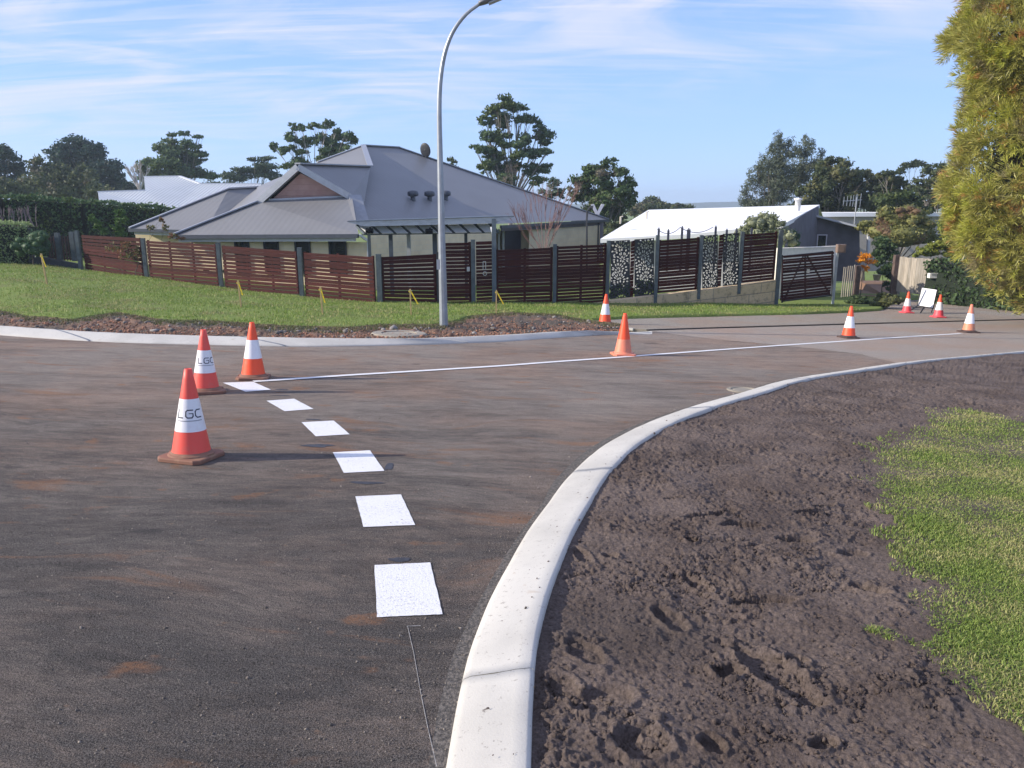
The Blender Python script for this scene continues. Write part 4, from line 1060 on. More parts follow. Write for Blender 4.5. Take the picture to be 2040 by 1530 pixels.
# ================================================================ HOUSES
def roofmat(name, c, pitch=.2, depth=.018, var=.08):
    t = NT(name); n = t.ramp(t.noise(.7, 4), .3, .7); c1 = t.mix(n, c, tuple(v*(1-var) for v in c))
    w = t.n('ShaderNodeTexWave'); w.wave_type = 'BANDS'; w.bands_direction = 'X'; w.inputs['Scale'].default_value = 1/pitch*.314
    t.l(t.tc('UV'), w.inputs[0]); t.col(c1); t.rough(.45); t.b.inputs['Specular IOR Level'].default_value = .4
    t.bump(w.outputs['Fac'], 1.0, depth); return t.m
def roof_poly(mb, pts, eave_dir, down=(0,0,-.10)):
    e = Vector(eave_dir).normalized(); P = [Vector(p) for p in pts]
    n = (P[1]-P[0]).cross(P[2]-P[0]).normalized(); s = n.cross(e).normalized()
    mb.poly(P, [(p.dot(e), p.dot(s)) for p in P])
def ray_on(px, py, a, b, c):
    n = (b-a).cross(c-a); o = Vector((0,0,CH)); d = Wp(px, py, 1.0)-o
    return o + d*((a-o).dot(n)/d.dot(n))
h0 = Wp(712, 600, 31); house = empty('brick_house', h0); tag(house, 'single-storey cream brick house with a big grey hipped metal roof behind the slatted fence', 'house')
def H(px, py, Y): return Wp(px, py, Y)-h0
RF = roofmat('grey_metal_roof', (.185,.187,.193), .25, .003)
A = H(345,468,29.6); B = H(714,466,28.0); Cc = H(258,455,34.5); C2 = H(410,459,33.6); D = H(1212,437,46); K1 = H(724,290,42); K2 = H(794,294,44)
GL = H(513,402,31.2); GR = H(701,391,31.4); GA = H(593,327,31.0); RB_ = H(738,332,36.2); LR1 = H(456,376,37.5); LR2 = H(514,373,38.5); ML = H(632,324,40.5)
GB1 = H(540,399,31.3); GB2 = H(690,392,31.5)
Bm = H(716,457,30.2)
mb = MB(); ed = (B-A)
roof_poly(mb, [A, B, GR, GB2, GB1, GL], ed)                 # hip skirt under the gable
roof_poly(mb, [GA, GR, Bm, RB_], (RB_-GA))                   # right slope of the front wing
roof_poly(mb, [GA, RB_, LR2+Vector((.6,0,-.2)), GL], (RB_-GA))  # left slope of the front wing
md = (D-Bm)
K2 = ray_on(794, 294, Bm+h0, D+h0, K1+h0)-h0; RBm = ray_on(738, 332, Bm+h0, D+h0, K1+h0)-h0
roof_poly(mb, [Bm, D, K2, K1, RBm], md)                     # broad main slope
roof_poly(mb, [K1, ML, H(575,346,39.6), LR2, GL+Vector((.5,.5,0)), RB_], (LR2-K1))
roof_poly(mb, [Cc, C2, GL+Vector((0,.3,-.05)), LR2, LR1], (C2-Cc))
roof_poly(mb, [A+Vector((0,0,0)), GL, C2+Vector((.2,1.5,0))], (GL-A))
roof_poly(mb, [LR2+Vector((-.1,.1,.02)), GL+Vector((0,.25,-.05)), H(548,372,33.5), H(560,352,39)], ed)
# far sides so the house is closed from other places
bk1 = K1+Vector((-6,10,-4.2)); bk2 = D+Vector((-6,7,0))
roof_poly(mb, [K2, D, bk2], (bk2-D)); roof_poly(mb, [K1, K2, bk2, bk1], (K2-K1)); roof_poly(mb, [K1, bk1, LR2], (bk1-K1)); roof_poly(mb, [LR1, LR2, bk1], (LR2-LR1)); roof_poly(mb, [LR1, bk1, Cc], (bk1-Cc))
roof = mb.build('roof', RF, house)
capm = simple('ridge_cap', (.26,.28,.32), .4, .08)
mb = MB()
for a, b in ((K1,K2),(K2,D),(GA,RB_),(K1,RB_),(A,GL),(Cc,LR1),(LR1,LR2),(K1,ML),(GR,Bm)): mb = MB(); mb.bar(a+Vector((0,-.02,.03)), b+Vector((0,-.02,.03)), .26, .05); mb.build('ridge_cap', capm, roof)
mb = MB(); mb.bar(GR+Vector((.12,0,.04)), Bm+Vector((.2,0,.05)), .5, .05); mb.build('valley_flashing', capm, roof)
gut = simple('gutter_grey', (.055,.065,.085), .4, .1); fas = simple('fascia_cream', (.52,.52,.50), .5, .05)
mb = MB()
for a, b in ((A,B),(Cc,C2),(H(998,449,37.5),D)): mb = MB(); mb.bar(a+Vector((0,-.06,-.07)), b+Vector((0,-.06,-.07)), .14, .14); mb.build('gutter', gut, roof)
mb = MB(); mb.bar(A+Vector((.2,0,-.20)), B+Vector((-.1,0,-.20)), .05, .12); mb.build('fascia', fas, roof); mb = MB(); mb.bar(Cc+Vector((.2,0,-.2)), C2+Vector((0,0,-.2)), .05, .12); mb.build('fascia', fas, roof)
mb = MB(); mb.bar(H(998,455,37.7), H(1205,444,45.9), .06, .26); o = mb.build('fascia', simple('fascia_purple_grey', (.10,.085,.11), .5, .1), roof)
# gable
mb = MB(); gv = H(597,345,31.25); mb.prism([GB1+Vector((0,.12,.02)), GB2+Vector((0,.12,.02)), gv+Vector((0,.12,0))], (0,.1,0))
t = NT('weatherboard'); s_ = t.n('ShaderNodeSeparateXYZ'); t.l(t.tc(), s_.inputs[0]); f = t.math('FRACT', t.math('MULTIPLY', s_.outputs[2], 4.6))
t.col(t.mix(t.ramp(t.noise(3, 4), .3, .7), (.58,.34,.29), (.66,.42,.36))); t.rough(.7); t.bump(f, 1.0, .10)
mb.build('gable_cladding', t.m, house)
mb = MB(); bm_ = simple('barge_grey', (.46,.48,.50), .5, .06)
for a, b in ((GA, GL), (GA, GR)):
    mb.bar(a+Vector((0,-.05,-.10)), b+Vector((0,-.05,-.06)), .04, .24, up=Vector((0,0,1))); mb.bar(a+Vector((0,.18,-.16)), b+Vector((0,.18,-.12)), .5, .04)
mb.build('barge_board', bm_, house)
mb = MB(); mb.bar(GB1+Vector((-.1,.02,.02)), GB2+Vector((.1,.02,.02)), .08, .07); mb.build('gable_sill', bm_, house)
def brick(name, ca, cb, mo, bw=.24, rh=.09, bump=.6):
    t = NT(name); br = t.n('ShaderNodeTexBrick'); t.l(t.tc('UV'), br.inputs[0]); br.inputs['Scale'].default_value = 1; br.inputs['Brick Width'].default_value = bw; br.inputs['Row Height'].default_value = rh
    br.inputs['Mortar Size'].default_value = .008; br.inputs['Color1'].default_value = ca+(1,); br.inputs['Color2'].default_value = cb+(1,); br.inputs['Mortar'].default_value = mo+(1,)
    t.col(t.mix(t.ramp(t.noise(1.5, 4), .3, .75), br.outputs[0], t.mix(1.0, br.outputs[0], (.86,.86,.86), 'MULTIPLY'))); t.rough(.85); t.bump(br.outputs['Fac'], -bump, .01); return t.m
cream = brick('cream_brick', (.76,.63,.42), (.80,.68,.46), (.70,.62,.47), .40, .2)
def wallq(mb, a, b, zt, zb, back=(0,.2,0)):
    L_ = (b-a).xy.length; a0 = Vector((a.x,a.y,zb)); b0 = Vector((b.x,b.y,zb)); a1 = Vector((a.x,a.y,zt)); b1 = Vector((b.x,b.y,zt)); k = Vector(back)
    mb.poly([a0, b0, b1, a1], [(0,zb),(L_,zb),(L_,zt),(0,zt)]); mb.poly([b0+k, a0+k, a1+k, b1+k], [(0,zb),(L_,zb),(L_,zt),(0,zt)])
    mb.poly([a0+k, a0, a1, a1+k], [(0,zb),(.2,zb),(.2,zt),(0,zt)]); mb.poly([b0, b0+k, b1+k, b1], [(0,zb),(.2,zb),(.2,zt),(0,zt)])
mb = MB(); zt = A.z-.22; zbm = h0.z*0-2.2
w1 = H(376,500,29.9); w2 = H(736,500,28.3); w3 = H(1196,470,45.4); w0 = H(272,490,35.0); w0b = H(420,490,34.6)
wallq(mb, w1, w2, zt, -3); wallq(mb, w0, w0b, Cc.z-.22, -3)
wallq(mb, w2+Vector((.01,.25,0)), H(985,470,37.2), zt+.75, -3); wallq(mb, H(1054,470,39.9), w3, zt+.15, -3); wallq(mb, H(985,470,39.6)+Vector((0,.9,0)), H(1054,470,39.9)+Vector((0,.9,0)), zt, -3)
wallq(mb, w1+Vector((.21,.21,0)), w1+Vector((.21,6,0)), zt, -3); wallq(mb, w0+Vector((.2,.21,0)), w0+Vector((.3,8,0)), zt, -3); wallq(mb, w3+Vector((0,.2,0)), w3+Vector((-5,7,0)), zt, -3)
mb.build('wall', cream, house)
glassm = NT('dark_glass'); glassm.col((.012,.018,.022)); glassm.rough(.06); glassm.b.inputs['Specular IOR Level'].default_value = .7; glassm = glassm.m
def window(root, o_, x0, x1, y0, y1, Y, frame=None, sill=True, mull=0, Y2=None):
    f = MB(); a = Wp(x0, y0, Y)-o_; b = Wp(x1, y0, Y)-o_; zb = (Wp(x0, y1, Y)-o_).z; fr_ = frame or dark_m; w = .05
    if Y2 is not None:
        b = Wp(x1, y0, Y2)-o_; b.z = a.z; lo = Vector((0,0,zb-a.z)); up_ = Vector((0,0,1))
        for p, q in ((a,b),(a+lo,b+lo)): f.bar(p, q, .08, w)
        for p in (a, b): f.box(p+lo/2, (w, .07, -lo.z-w))
        fo = f.build('window', fr_, root); g = MB(); g.prism([a+Vector((.02,.01,-.02)), b+Vector((-.02,.01,-.02)), b+lo+Vector((-.02,.01,.02)), a+lo+Vector((.02,.01,.02))], (0,.02,0)); g.build('pane', glassm, fo); return fo
    f.box(((a.x+b.x)/2, Y-o_.y, a.z), (b.x-a.x+w, .08, w)); f.box(((a.x+b.x)/2, Y-o_.y, zb), (b.x-a.x+w, .08, w))
    for x in [a.x, b.x]+[a.x+(b.x-a.x)*(k+1)/(mull+1) for k in range(mull)]: f.box((x, Y-o_.y, (a.z+zb)/2), (w, .07, a.z-zb-w))
    fo = f.build('window', fr_, root); g = MB(); g.box(((a.x+b.x)/2, Y-o_.y+.02, (a.z+zb)/2), (b.x-a.x-w, .02, a.z-zb-w)); g.build('pane', glassm, fo); return fo
for k, (x0, x1) in enumerate(((467,494),(525,553),(587,616),(655,688))):
    f_ = (x0-376)/360; f2 = (x1-376)/360; window(house, h0, x0, x1, 473, 545, 29.9-1.6*f_-.06, Y2=29.9-1.6*f2-.06)
mb = MB(); dpm = simple('downpipe', (.55,.57,.58), .4, .05)
mb.bar(H(716,468,28.0), H(734,480,28.2), .09, .09); mb.bar(H(734,478,28.2), H(734,560,28.2), .09, .09); mb.build('downpipe', dpm, house)
# entry recess details
mb = MB(); a = H(1000,455,39); mb.bar(H(994,456,38.6), H(994,560,38.6), .12, .1); mb.bar(H(1003,456,38.8), H(1003,560,38.8), .10, .1); mb.build('door_frame', simple('pale_frame', (.42,.44,.42), .5, .05), house)
mb = MB(); mb.prism([H(1006,453,39.4), H(1038,451,40.2), H(1038,560,40.2), H(1006,560,39.4)], (0,.05,0)); mb.build('door', simple('dark_door', (.02,.018,.03), .4, .2), house)
mb = MB(); mb.bar(H(1191,440,45.2), H(1191,520,45.2), .12, .12); mb.build('downpipe', dark_m, house)
mb = MB(); mb.bar(H(1198,440,45.5), H(1198,520,45.5), .35, .2); mb.build('corner_pier', simple('grey_pier', (.20,.18,.20), .7, .1), house)
# three roof vents and the satellite dish
for (px, py) in ((823,399),(856,399),(888,398)):
    p = ray_on(px, py, Bm+h0, D+h0, K1+h0); root = empty('roof_vent', p-h0); root.parent = house
    mb = MB(); mb.lathe([(.11,-.25),(.11,.18)], n=20); mb.build('vent_pipe', gut, root, True)
    mb = MB(); mb.lathe([(.12,.16),(.23,.20),(.25,.24),(.25,.34),(.22,.40),(.10,.44),(0,.445)], n=24); mb.build('vent_cowl', gut, root, True)
p = ray_on(848, 316, Bm+h0, D+h0, K1+h0) - h0 + Vector((0,.1,.1)); root = empty('satellite_dish', p); root.parent = house
mb = MB(); rim = []
for j in range(6):
    r_ = .34*j/5
    for k in range(20):
        a = 2*math.pi*k/20; rim.append((r_*math.cos(a), .35*r_*r_*-1, r_*math.sin(a)*1.15+.35))
mb.v = rim
for j in range(5):
    for k in range(20): mb.f.append((j*20+k, j*20+(k+1) % 20, (j+1)*20+(k+1) % 20, (j+1)*20+k))
o = mb.build('dish', dark_m, root, True); o.rotation_euler = (R(-12),0,R(150)); md_ = o.modifiers.new('thick', 'SOLIDIFY'); md_.thickness = .02
mb = MB(); mb.tube([(0,.05,-.5),(0,.05,.3)], [.03,.03]); mb.build('mast', gut, root)

# pergola over the entrance
p0 = Wp(985, 618, YR(985,618)); pg = empty('pergola', p0); tag(pg, 'grey entrance pergola with pale roof sheets between dark rafters, behind the street lamp', 'pergola')
def Q(px, py, Y): return Wp(px, py, Y)-p0
st = simple('pergola_steel', (.085,.11,.135), .45, .15)
mb = MB(); Yq = p0.y-.02
f0 = [Q(692,443,Yq+.2), Q(722,451,Yq), Q(985,446,Yq), Q(1022,433,Yq+.2)]
mb.prism([Q(692,442.5,Yq+.3), Q(727,451,Yq), Q(984,445,Yq), Q(1024,432.5,Yq+.3)], (0,.06,.0)); mb.prism([Q(692,442,Yq+.3), Q(1024,432,Yq+.3), Q(1010,431,Yq+2.6), Q(705,440.5,Yq+2.6)], (0,0,.03))
mb.build('fascia_beam', st, pg)
sheet = simple('pale_roof_sheet', (.82,.83,.84), .45, .05); n = 9
for k in range(n):
    x0 = 724+k*29.3; x1 = x0+22.5; mb = MB()
    mb.prism([Q(x0+8,465-k*.35,Yq+.35), Q(x1+8,464.6-k*.35,Yq+.35), Q(x1-9,449.5-k*.4,Yq+.62), Q(x0-9,450-k*.4,Yq+.62)], (0,.02,-.02)); mb.build('roof_sheet', sheet, pg)
for k in range(n+1):
    mb = MB(); x0 = 720+k*29.3; mb.bar(Q(x0+8,466-k*.35,Yq+.40), Q(x0-9,449-k*.4,Yq+.70), .10, .06); mb.build('rafter', st, pg)
mb = MB(); mb.bar(Q(722,467,Yq+.5), Q(985,463,Yq+.5), .07, .05); mb.build('front_beam', st, pg)
for px, top, Y_, w, m_, bot in ((984,436,Yq,.13,st,622),(778,467,Yq+1.6,.12,st,600),(735,467,Yq+1.9,.09,st,600),(814,466,Yq+1.9,.12,dpm,600),(866,466,Yq+1.5,.14,st,600),(928,464,Yq+1.9,.1,st,600)):
    a = Q(px, bot, Y_); b = Q(px, top, Y_); mb = MB(); mb.box((b.x, b.y, (a.z+b.z)/2), (w, w, b.z-a.z)); mb.build('post', m_, pg)
mb = MB(); mb.bar(Q(978,452,Yq+.02), Q(984,476,Yq-.0), .03, .05); mb.build('brace', sheet, pg)
for px, py in ((736,460),(855,461)):
    q = Wp(px, py, Yq+.2); root = empty('floodlight', q); tag(root, 'small dark floodlight under the pergola edge, %s' % ('at its left end' if px < 800 else 'left of the lamp pole'), 'floodlight')
    mb = MB(); mb.box((0,0,0), (.22,.12,.12), rx=.4); mb.box((.02,.06,.07), (.05,.08,.08)); mb.build('housing', dark_m, root); mb = MB(); mb.box((0,-.065,-.03), (.16,.01,.08), rx=.4); mb.build('lens', glassm, root)

# white-roofed house
h0 = Wp(1450, 560, 42); wh = empty('house', h0); tag(wh, 'low house with a bright white roof and dark grey end wall, behind the driveway gate', 'house')
WR = roofmat('white_roof', (.86,.87,.88), .2, .0012, .02)
mb = MB(); a = H(1196,476,36); b = H(1292,418,46); c_ = H(1632,408,44); d = H(1560,446,34.5); e = H(1380,466,35.2)
roof_poly(mb, [a, e, d, c_, b], (d-a)); k = Vector((0,.3,-.18)); roof_poly(mb, [b, c_, c_+Vector((3,6,-1.6)), b+Vector((3,6,-1.6))], (c_-b)); wr = mb.build('roof', WR, wh)
mb = MB(); 
for p, q in ((a,e),(e,d),(d,c_)): mb = MB(); mb.bar(p+Vector((0,-.03,-.09)), q+Vector((0,-.03,-.09)), .05, .18); mb.build('fascia', simple('white_fascia', (.72,.74,.76), .5, .04), wr)
dgw = simple('dark_render', (.10,.095,.11), .85, .15, 2, bump=.3)
mb = MB(); zt_ = -4
gw = [H(1562,450,34.9), H(1630,412,44), H(1710,452,42), H(1714,530,42), H(1690,545,40), H(1562,560,34.9)]
mb.prism([gw[0], H(1628,411,42.5), H(1628,560,42.5), gw[5]], (.2,.3,0)); mb.prism([H(1628,431,42.4), H(1712,453,42.4), H(1714,560,42.4), H(1628,560,42.4)], (0,.3,0)); mb.build('wall', dgw, wh)
mb = MB(); mb.bar(a+Vector((.5,.8,-.2)), d+Vector((.2,.8,-.2)), .2, .1); wallq(mb, a+Vector((.6,.6,0)), d+Vector((0,.6,0)), a.z-.1, -3); mb.build('wall', simple('pale_wall', (.50,.50,.52), .8, .05), wh)
mb = MB(); mb.prism([H(1626,428,42.2), H(1738,457,41.6), H(1738,461,41.6), H(1626,432,42.2)], (0,1.5,0)); lr = mb.build('lean_to_roof', simple('lean_roof', (.42,.44,.48), .4, .05), wh)
mb = MB(); mb.bar(H(1731,460,41.6), H(1728,530,41.6), .16, .12); mb.build('veranda_post', simple('veranda_white', (.55,.56,.58), .5, .05), wh)
window(wh, h0, 1629, 1647, 468, 500, 42.3, frame=simple('pale_window_frame', (.5,.48,.55), .5, .05))
for px, py, s in ((1589,398,1.0),):
    p = ray_on(px, 412, a+h0, d+h0, b+h0)-h0; mb = MB(); mb.lathe([(.14,-.2),(.14,.32),(.20,.32),(.20,.42),(0,.44)], c=p, n=18); mb.build('flue', simple('flue_white', (.7,.7,.7), .5, .05), wh, True)
for px, py in ((1236,446),(1288,436)):
    p = ray_on(px, py, a+h0, d+h0, b+h0)-h0; mb = MB(); mb.tube([p, p+Vector((0,0,.35)), p+Vector((.12,0,.38))], [.05,.05,.04]); mb.build('vent_pipe', simple('vent_cream', (.55,.50,.42), .5, .05), wh)
# television aerial
q = Wp(1704, 424, 46); ta = empty('television_aerial', q); tag(ta, 'grey television aerial with upright rods standing behind the white-roofed house', 'aerial')
al = simple('aluminium', (.45,.46,.48), .35, .05, metal=.5)
mb = MB(); mb.tube([(0,0,-1),(.0,0,.9)], [.03,.03], 6); mb.build('mast', al, ta)
mb = MB(); mb.bar((-.78,0,.66), (.28,0,.74), .035, .035)
for k, dx in enumerate((-.75,-.55,-.36,-.20,-.06,.02,.22)): mb.bar((dx,0,.42-.02*k), (dx+.02,0,.92+.03*k), .022, .022)
mb.build('rods', al, ta)
# flat white roof further right
h0 = Wp(1800, 500, 50); fh = empty('house', h0); tag(fh, 'long flat-roofed pale house far right, mostly hidden behind the round olive bush', 'house')
mb = MB(); mb.prism([H(1600,424,50), H(2100,424,50), H(2100,430,50), H(1600,432,50)], (0,5,0)); mb.build('roof', WR, fh)
mb = MB(); mb.prism([H(1610,432,50.3), H(2090,430,50.3), H(2090,540,50.3), H(1610,540,50.3)], (0,.3,0)); mb.build('wall', simple('beige_wall', (.40,.37,.32), .8, .05), fh)
window(fh, h0, 1862, 1905, 466, 487, 50.2, frame=simple('white_frame', (.7,.7,.7), .5, .03), mull=1)
# corrugated roof of the house on the left
h0 = Wp(350, 480, 52); lh = empty('house', h0); tag(lh, 'house on the left with a pale corrugated iron roof above the long hedge', 'house')
CR = roofmat('corrugated_iron', (.42,.46,.50), .22, .022)
mb = MB(); ex = Vector((1,0,0))
f1 = [H(198,406,46), H(345,420,46), H(520,408,46.5), H(520,366,52), H(400,366,52), H(358,351,53.5), H(287,352,53.5), H(289,379,49.5), H(195,382,49.2)]
roof_poly(mb, [f1[0], f1[1], f1[2], f1[3], f1[4], f1[5], f1[6], f1[7], f1[8]], ex); 
roof_poly(mb, [f1[6], f1[5], f1[5]+Vector((3,6,-2.5)), f1[6]+Vector((-2,6,-2.5))], ex); roof_poly(mb, [f1[8], f1[7], f1[7]+Vector((0,5,-2)), f1[8]+Vector((0,5,-2))], ex); roof_poly(mb, [f1[4], f1[3], f1[3]+Vector((0,5,-2)), f1[4]+Vector((0,5,-2))], ex)
mb.build('roof', CR, lh)
for i_, j_ in ((6,5),(4,3),(5,4),(8,7)): mb = MB(); mb.bar(f1[i_], f1[j_], .2, .08); mb.build('ridge_cap', simple('pale_cap', (.5,.53,.57), .4, .05), lh)
mb = MB(); wallq(mb, f1[0]+Vector((.5,.5,0)), f1[2]+Vector((0,.5,0)), f1[0].z-.5, -4); mb.build('wall', simple('pale_wall', (.50,.50,.52), .8, .05), lh)

# bits in the yard
q = Wp(1169, 490, 38); yl = empty('garden_lamp', q); tag(yl, 'thin black bent garden lamp post in front of the right end of the cream house', 'lamp post')
def Qy(px, py): return Wp(px, py, 38)-q
mb = MB(); mb.tube([Qy(1169,540), Qy(1169,440), Qy(1170,420), Qy(1174,415), Qy(1177,412)], [.045]*5, 8); mb.build('post', dark_m, yl)
mb = MB(); mb.tube([Qy(1176,413), Qy(1181,414)], [.07,.11], 10); mb.build('lamp_head', dark_m, yl)
q = Wp(1190, 436, 46.2); yv = empty('roof_vent', q); tag(yv, 'pale forked vent standing on the right end of the grey roof', 'roof vent')
mb = MB(); w_ = Wp(1190,432,46.2)-q
mb.prism([Vector((-.12,0,-.4)), Vector((.12,0,-.4)), Vector((.12,0,.30)), Vector((.40,0,.82)), Vector((.22,0,.86)), Vector((0,0,.42)), Vector((-.22,0,.86)), Vector((-.40,0,.82)), Vector((-.12,0,.30))], (0,.12,0)); mb.build('vent_fork', simple('vent_white', (.62,.62,.66), .5, .05), yv)
# festoon posts along the inside of the screen fence
fp = simple('festoon_post', (.07,.075,.10), .5, .1); xs = ((1309,456),(1328,459),(1355,453),(1368,457),(1421,452),(1443,458),(1462,457),(1492,456))
tops = []
for k, (px, ty) in enumerate(xs):
    Y_ = YR(px, 470)+.5; b = Wp(px, 540, Y_); tp = Wp(px, ty, Y_); mb = MB(); h_ = tp.z-b.z
    mb.box((0,0,h_/2), (.07 if k != 3 else .12,.05,h_)); mb.box((0,0,h_+.02), (.035,.035,.05)); o = mb.build('garden_post', fp); o.location = b; tops.append(tp)
    tag(o, 'thin dark garden post rising behind the fence with the leaf-cut screens', 'post', 'thin posts behind the screen fence')
for i, j in ((0,2),(2,4)):
    mb = MB(); pts = []
    for k in range(13):
        f = k/12; p = tops[i].lerp(tops[j], f); p.z -= .18*4*f*(1-f); pts.append(p)
    mb.tube(pts, [.012]*13, 5); o = mb.build('festoon_cable', fp); tag(o, 'sagging cable strung between the garden posts, %s span' % ('left' if i == 0 else 'right'), 'cable')
# ================================================================ VEGETATION
bm = bmesh.new(); bmesh.ops.create_icosphere(bm, subdivisions=2, radius=1)
ICO_V = np.array([v.co[:] for v in bm.verts]); ICO_F = np.array([[v.index for v in f.verts] for f in bm.faces]); bm.free()
def rdir(n):
    v = rng.normal(size=(n, 3)); return v/np.linalg.norm(v, axis=1)[:, None]
def leaf_quads(P, size, asp=.5, out=None, flat=0.0, tuft=None):
    """small folded leaf faces at P with random attitude"""
    n = len(P); a = rdir(n)
    if flat: a[:, 2] *= (1-flat); a /= np.linalg.norm(a, axis=1)[:, None]
    b = np.cross(a, rdir(n)); b /= np.linalg.norm(b, axis=1)[:, None]+1e-9
    s = size*rng.uniform(.6, 1.35, n)[:, None]
    V = np.stack([P-a*s, P+b*s*asp, P+a*s, P-b*s*asp], 1).reshape(-1, 3)
    F = np.arange(4*n).reshape(n, 4)
    return V, F
def tri(F): return np.concatenate([F[:, [0,1,2]], F[:, [0,2,3]]])
def crown(name, clusters, leaf, dens, mat, parent, core=.0, sub=.46, asp=.5, top=.25, flatz=1.0, nsub=None, spread=.95, loc=Vector((0,0,0))):
    """clusters: (x,y,z,rx,ry,rz) world; dens: leaves per m2 of clump surface"""
    VV = []; FF = []; base = 0
    for (cx, cy, cz, rx, ry, rz) in clusters:
        rm = (rx*ry*rz)**(1/3); k = nsub or int(np.clip(9+rm*6, 8, 26))
        d = rdir(k); rr_ = rng.uniform(.25, spread, k)[:, None]**.6
        sc = d*rr_*np.array([rx, ry, rz])*.85 + np.array([cx, cy, cz])
        sr = sub*np.array([rx, ry, max(rz, .6*rx)*flatz])*rng.uniform(.6, 1.25, (k, 1))
        for j in range(k):
            area = 4*math.pi*(sr[j].prod())**(2/3); n = max(10, int(area*dens))
            dd = rdir(n); dd[:, 2] = np.where(dd[:, 2] < -.2, dd[:, 2]*rng.uniform(-.6, 1, n), dd[:, 2])
            q = sc[j] + dd*sr[j]*(rng.uniform(.45, 1.12, n)[:, None])
            V, F = leaf_quads(q, leaf, asp); VV.append(V); FF.append(tri(F)+base); base += len(V)
            if core:
                v = ICO_V*(1+rng.normal(0, .10, (len(ICO_V), 1)))*sr[j]*core+sc[j]; VV.append(v); FF.append(ICO_F+base); base += len(v)
    V = np.concatenate(VV)-np.array(loc)
    return link(name, np_mesh(name, V, np.concatenate(FF)), mat, parent)
def trunk_mesh(base, clusters, r0, mat, parent, fork=.45, extra=6, seed=1, lean=(0,0)):
    """tapered trunk from base with bent limbs reaching into the clusters"""
    rr_ = random.Random(seed); mb = MB(); B = Vector(base)
    cs = [Vector(c[:3]) for c in clusters]
    top = sum(cs, Vector())/len(cs); zt = max(c.z for c in cs)
    F_ = B.lerp(Vector((top.x, top.y, B.z+(top.z-B.z))), fork); F_ += Vector((lean[0], lean[1], 0))
    O = B; pts = [B-O-Vector((0,0,.3)), B.lerp(F_, .3)-O+Vector((rr_.uniform(-.1,.1),0,0))*r0*4, B.lerp(F_, .65)-O+Vector((rr_.uniform(-.1,.1),0,0))*r0*4, F_-O]
    mb.tube(pts, [r0*1.1, r0*.8, r0*.6, r0*.45], 8)
    for c in sorted(clusters, key=lambda q: q[2]):
        c_ = Vector(c[:3]); s = F_ if c_.z > F_.z-1 else B.lerp(F_, .75)
        m = s.lerp(c_, .5)+Vector((rr_.uniform(-.2,.2), rr_.uniform(-.2,.2), -.12*(c_-s).xy.length))
        mb.tube([s-O, m-O, c_-O], [r0*.30, r0*.18, r0*.07], 6)
        for _ in range(extra):
            e = c_+Vector((rr_.uniform(-1,1)*c[3], rr_.uniform(-1,1)*c[4], rr_.uniform(-.2,1)*c[5]))*.8; g = m.lerp(c_, rr_.uniform(.2,.9))
            mb.tube([g-O, g.lerp(e,.55)-O+Vector((0,0,.05)), e-O], [r0*.08, r0*.05, r0*.02], 4, False)
    return mb.build('trunk', mat, parent)
bark_g = simple('gum_bark', (.20,.18,.155), .85, .3, 3); bark_d = simple('dark_bark', (.09,.07,.055), .9, .3, 6); bark_p = simple('pale_bark', (.42,.38,.36), .85, .2, 4)
def tree(name, label, cat, Y, cl, mat, basepx=None, leaf=.16, dens=22, core=0, r0=.25, bark=None, group=None, thick=.8, fork=.45, **kw):
    """cl: (px,py,rx_px,ry_px[,dY]) as seen; real size follows from the distance"""
    m = m_per_px(Y); cs = []
    for c in cl:
        dY = c[4] if len(c) > 4 else rng.uniform(-.5, .5)*m*c[2]*1.2
        p = Wp(c[0], c[1], Y+dY); cs.append((p.x, p.y, p.z, c[2]*m, c[2]*m*thick, c[3]*m))
    bx = basepx if basepx is not None else float(np.mean([c[0] for c in cl])); b = Wp(bx, 500, Y); b.z = zg(b.x, b.y)
    root = empty(name, b); tag(root, label, cat, group)
    crown('crown', cs, leaf, dens, mat, root, core, loc=b, **kw)
    if r0: trunk_mesh(b, cs, r0, bark or bark_g, root, fork=fork, seed=int(bx))
    return root
gum = foliage('gum_leaves', (.030,.055,.028), (.085,.125,.055), (.10,.14,.045), cfrac=.10, clump=.35, gain=1.6)
gumb = foliage('blue_gum_leaves', (.035,.06,.045), (.085,.12,.075), clump=.4, gain=1.25)
pinef = foliage('pine_needles', (.016,.038,.034), (.045,.080,.058), clump=.4, gain=1.35)
olive = foliage('olive_leaves', (.040,.058,.030), (.10,.12,.05), (.17,.15,.10), cfrac=.06, clump=.5, gain=1.2)
darkf = foliage('dark_canopy', (.022,.032,.016), (.060,.080,.030), (.13,.13,.05), cfrac=.08, clump=.4, gain=1.25)
casu = foliage('casuarina', (.045,.060,.042), (.12,.14,.09), clump=.5, gain=1.35)
G_ = 'trees beyond the houses'
tree('pine_tree', 'dark wispy pine at the far left edge behind the hedge', 'tree', 80, [(18,306,26,20),(-8,335,34,24),(28,340,24,20),(5,375,40,24),(-40,320,30,26)], pinef, leaf=.17, dens=18, r0=.3, group=G_, core=.4)
tree('pine_tree', 'broad dark blue-green pine with a rounded top, the tallest at the left', 'tree', 88, [(150,292,34,18),(120,306,30,22),(175,310,36,22),(205,335,38,24),(140,340,46,28),(110,345,26,22),(220,365,30,24),(165,380,60,30),(190,300,26,16)], pinef, leaf=.18, dens=18, r0=.4, group=G_, core=.5)
tree('bushy_tree', 'olive green bushy tree in front of the broad pine', 'tree', 70, [(75,330,20,18),(65,360,36,24),(110,352,34,26),(100,380,50,26),(60,390,40,24),(140,380,36,30),(165,355,28,26),(150,392,44,22)], olive, leaf=.16, dens=18, r0=.2, group=G_, core=.5)
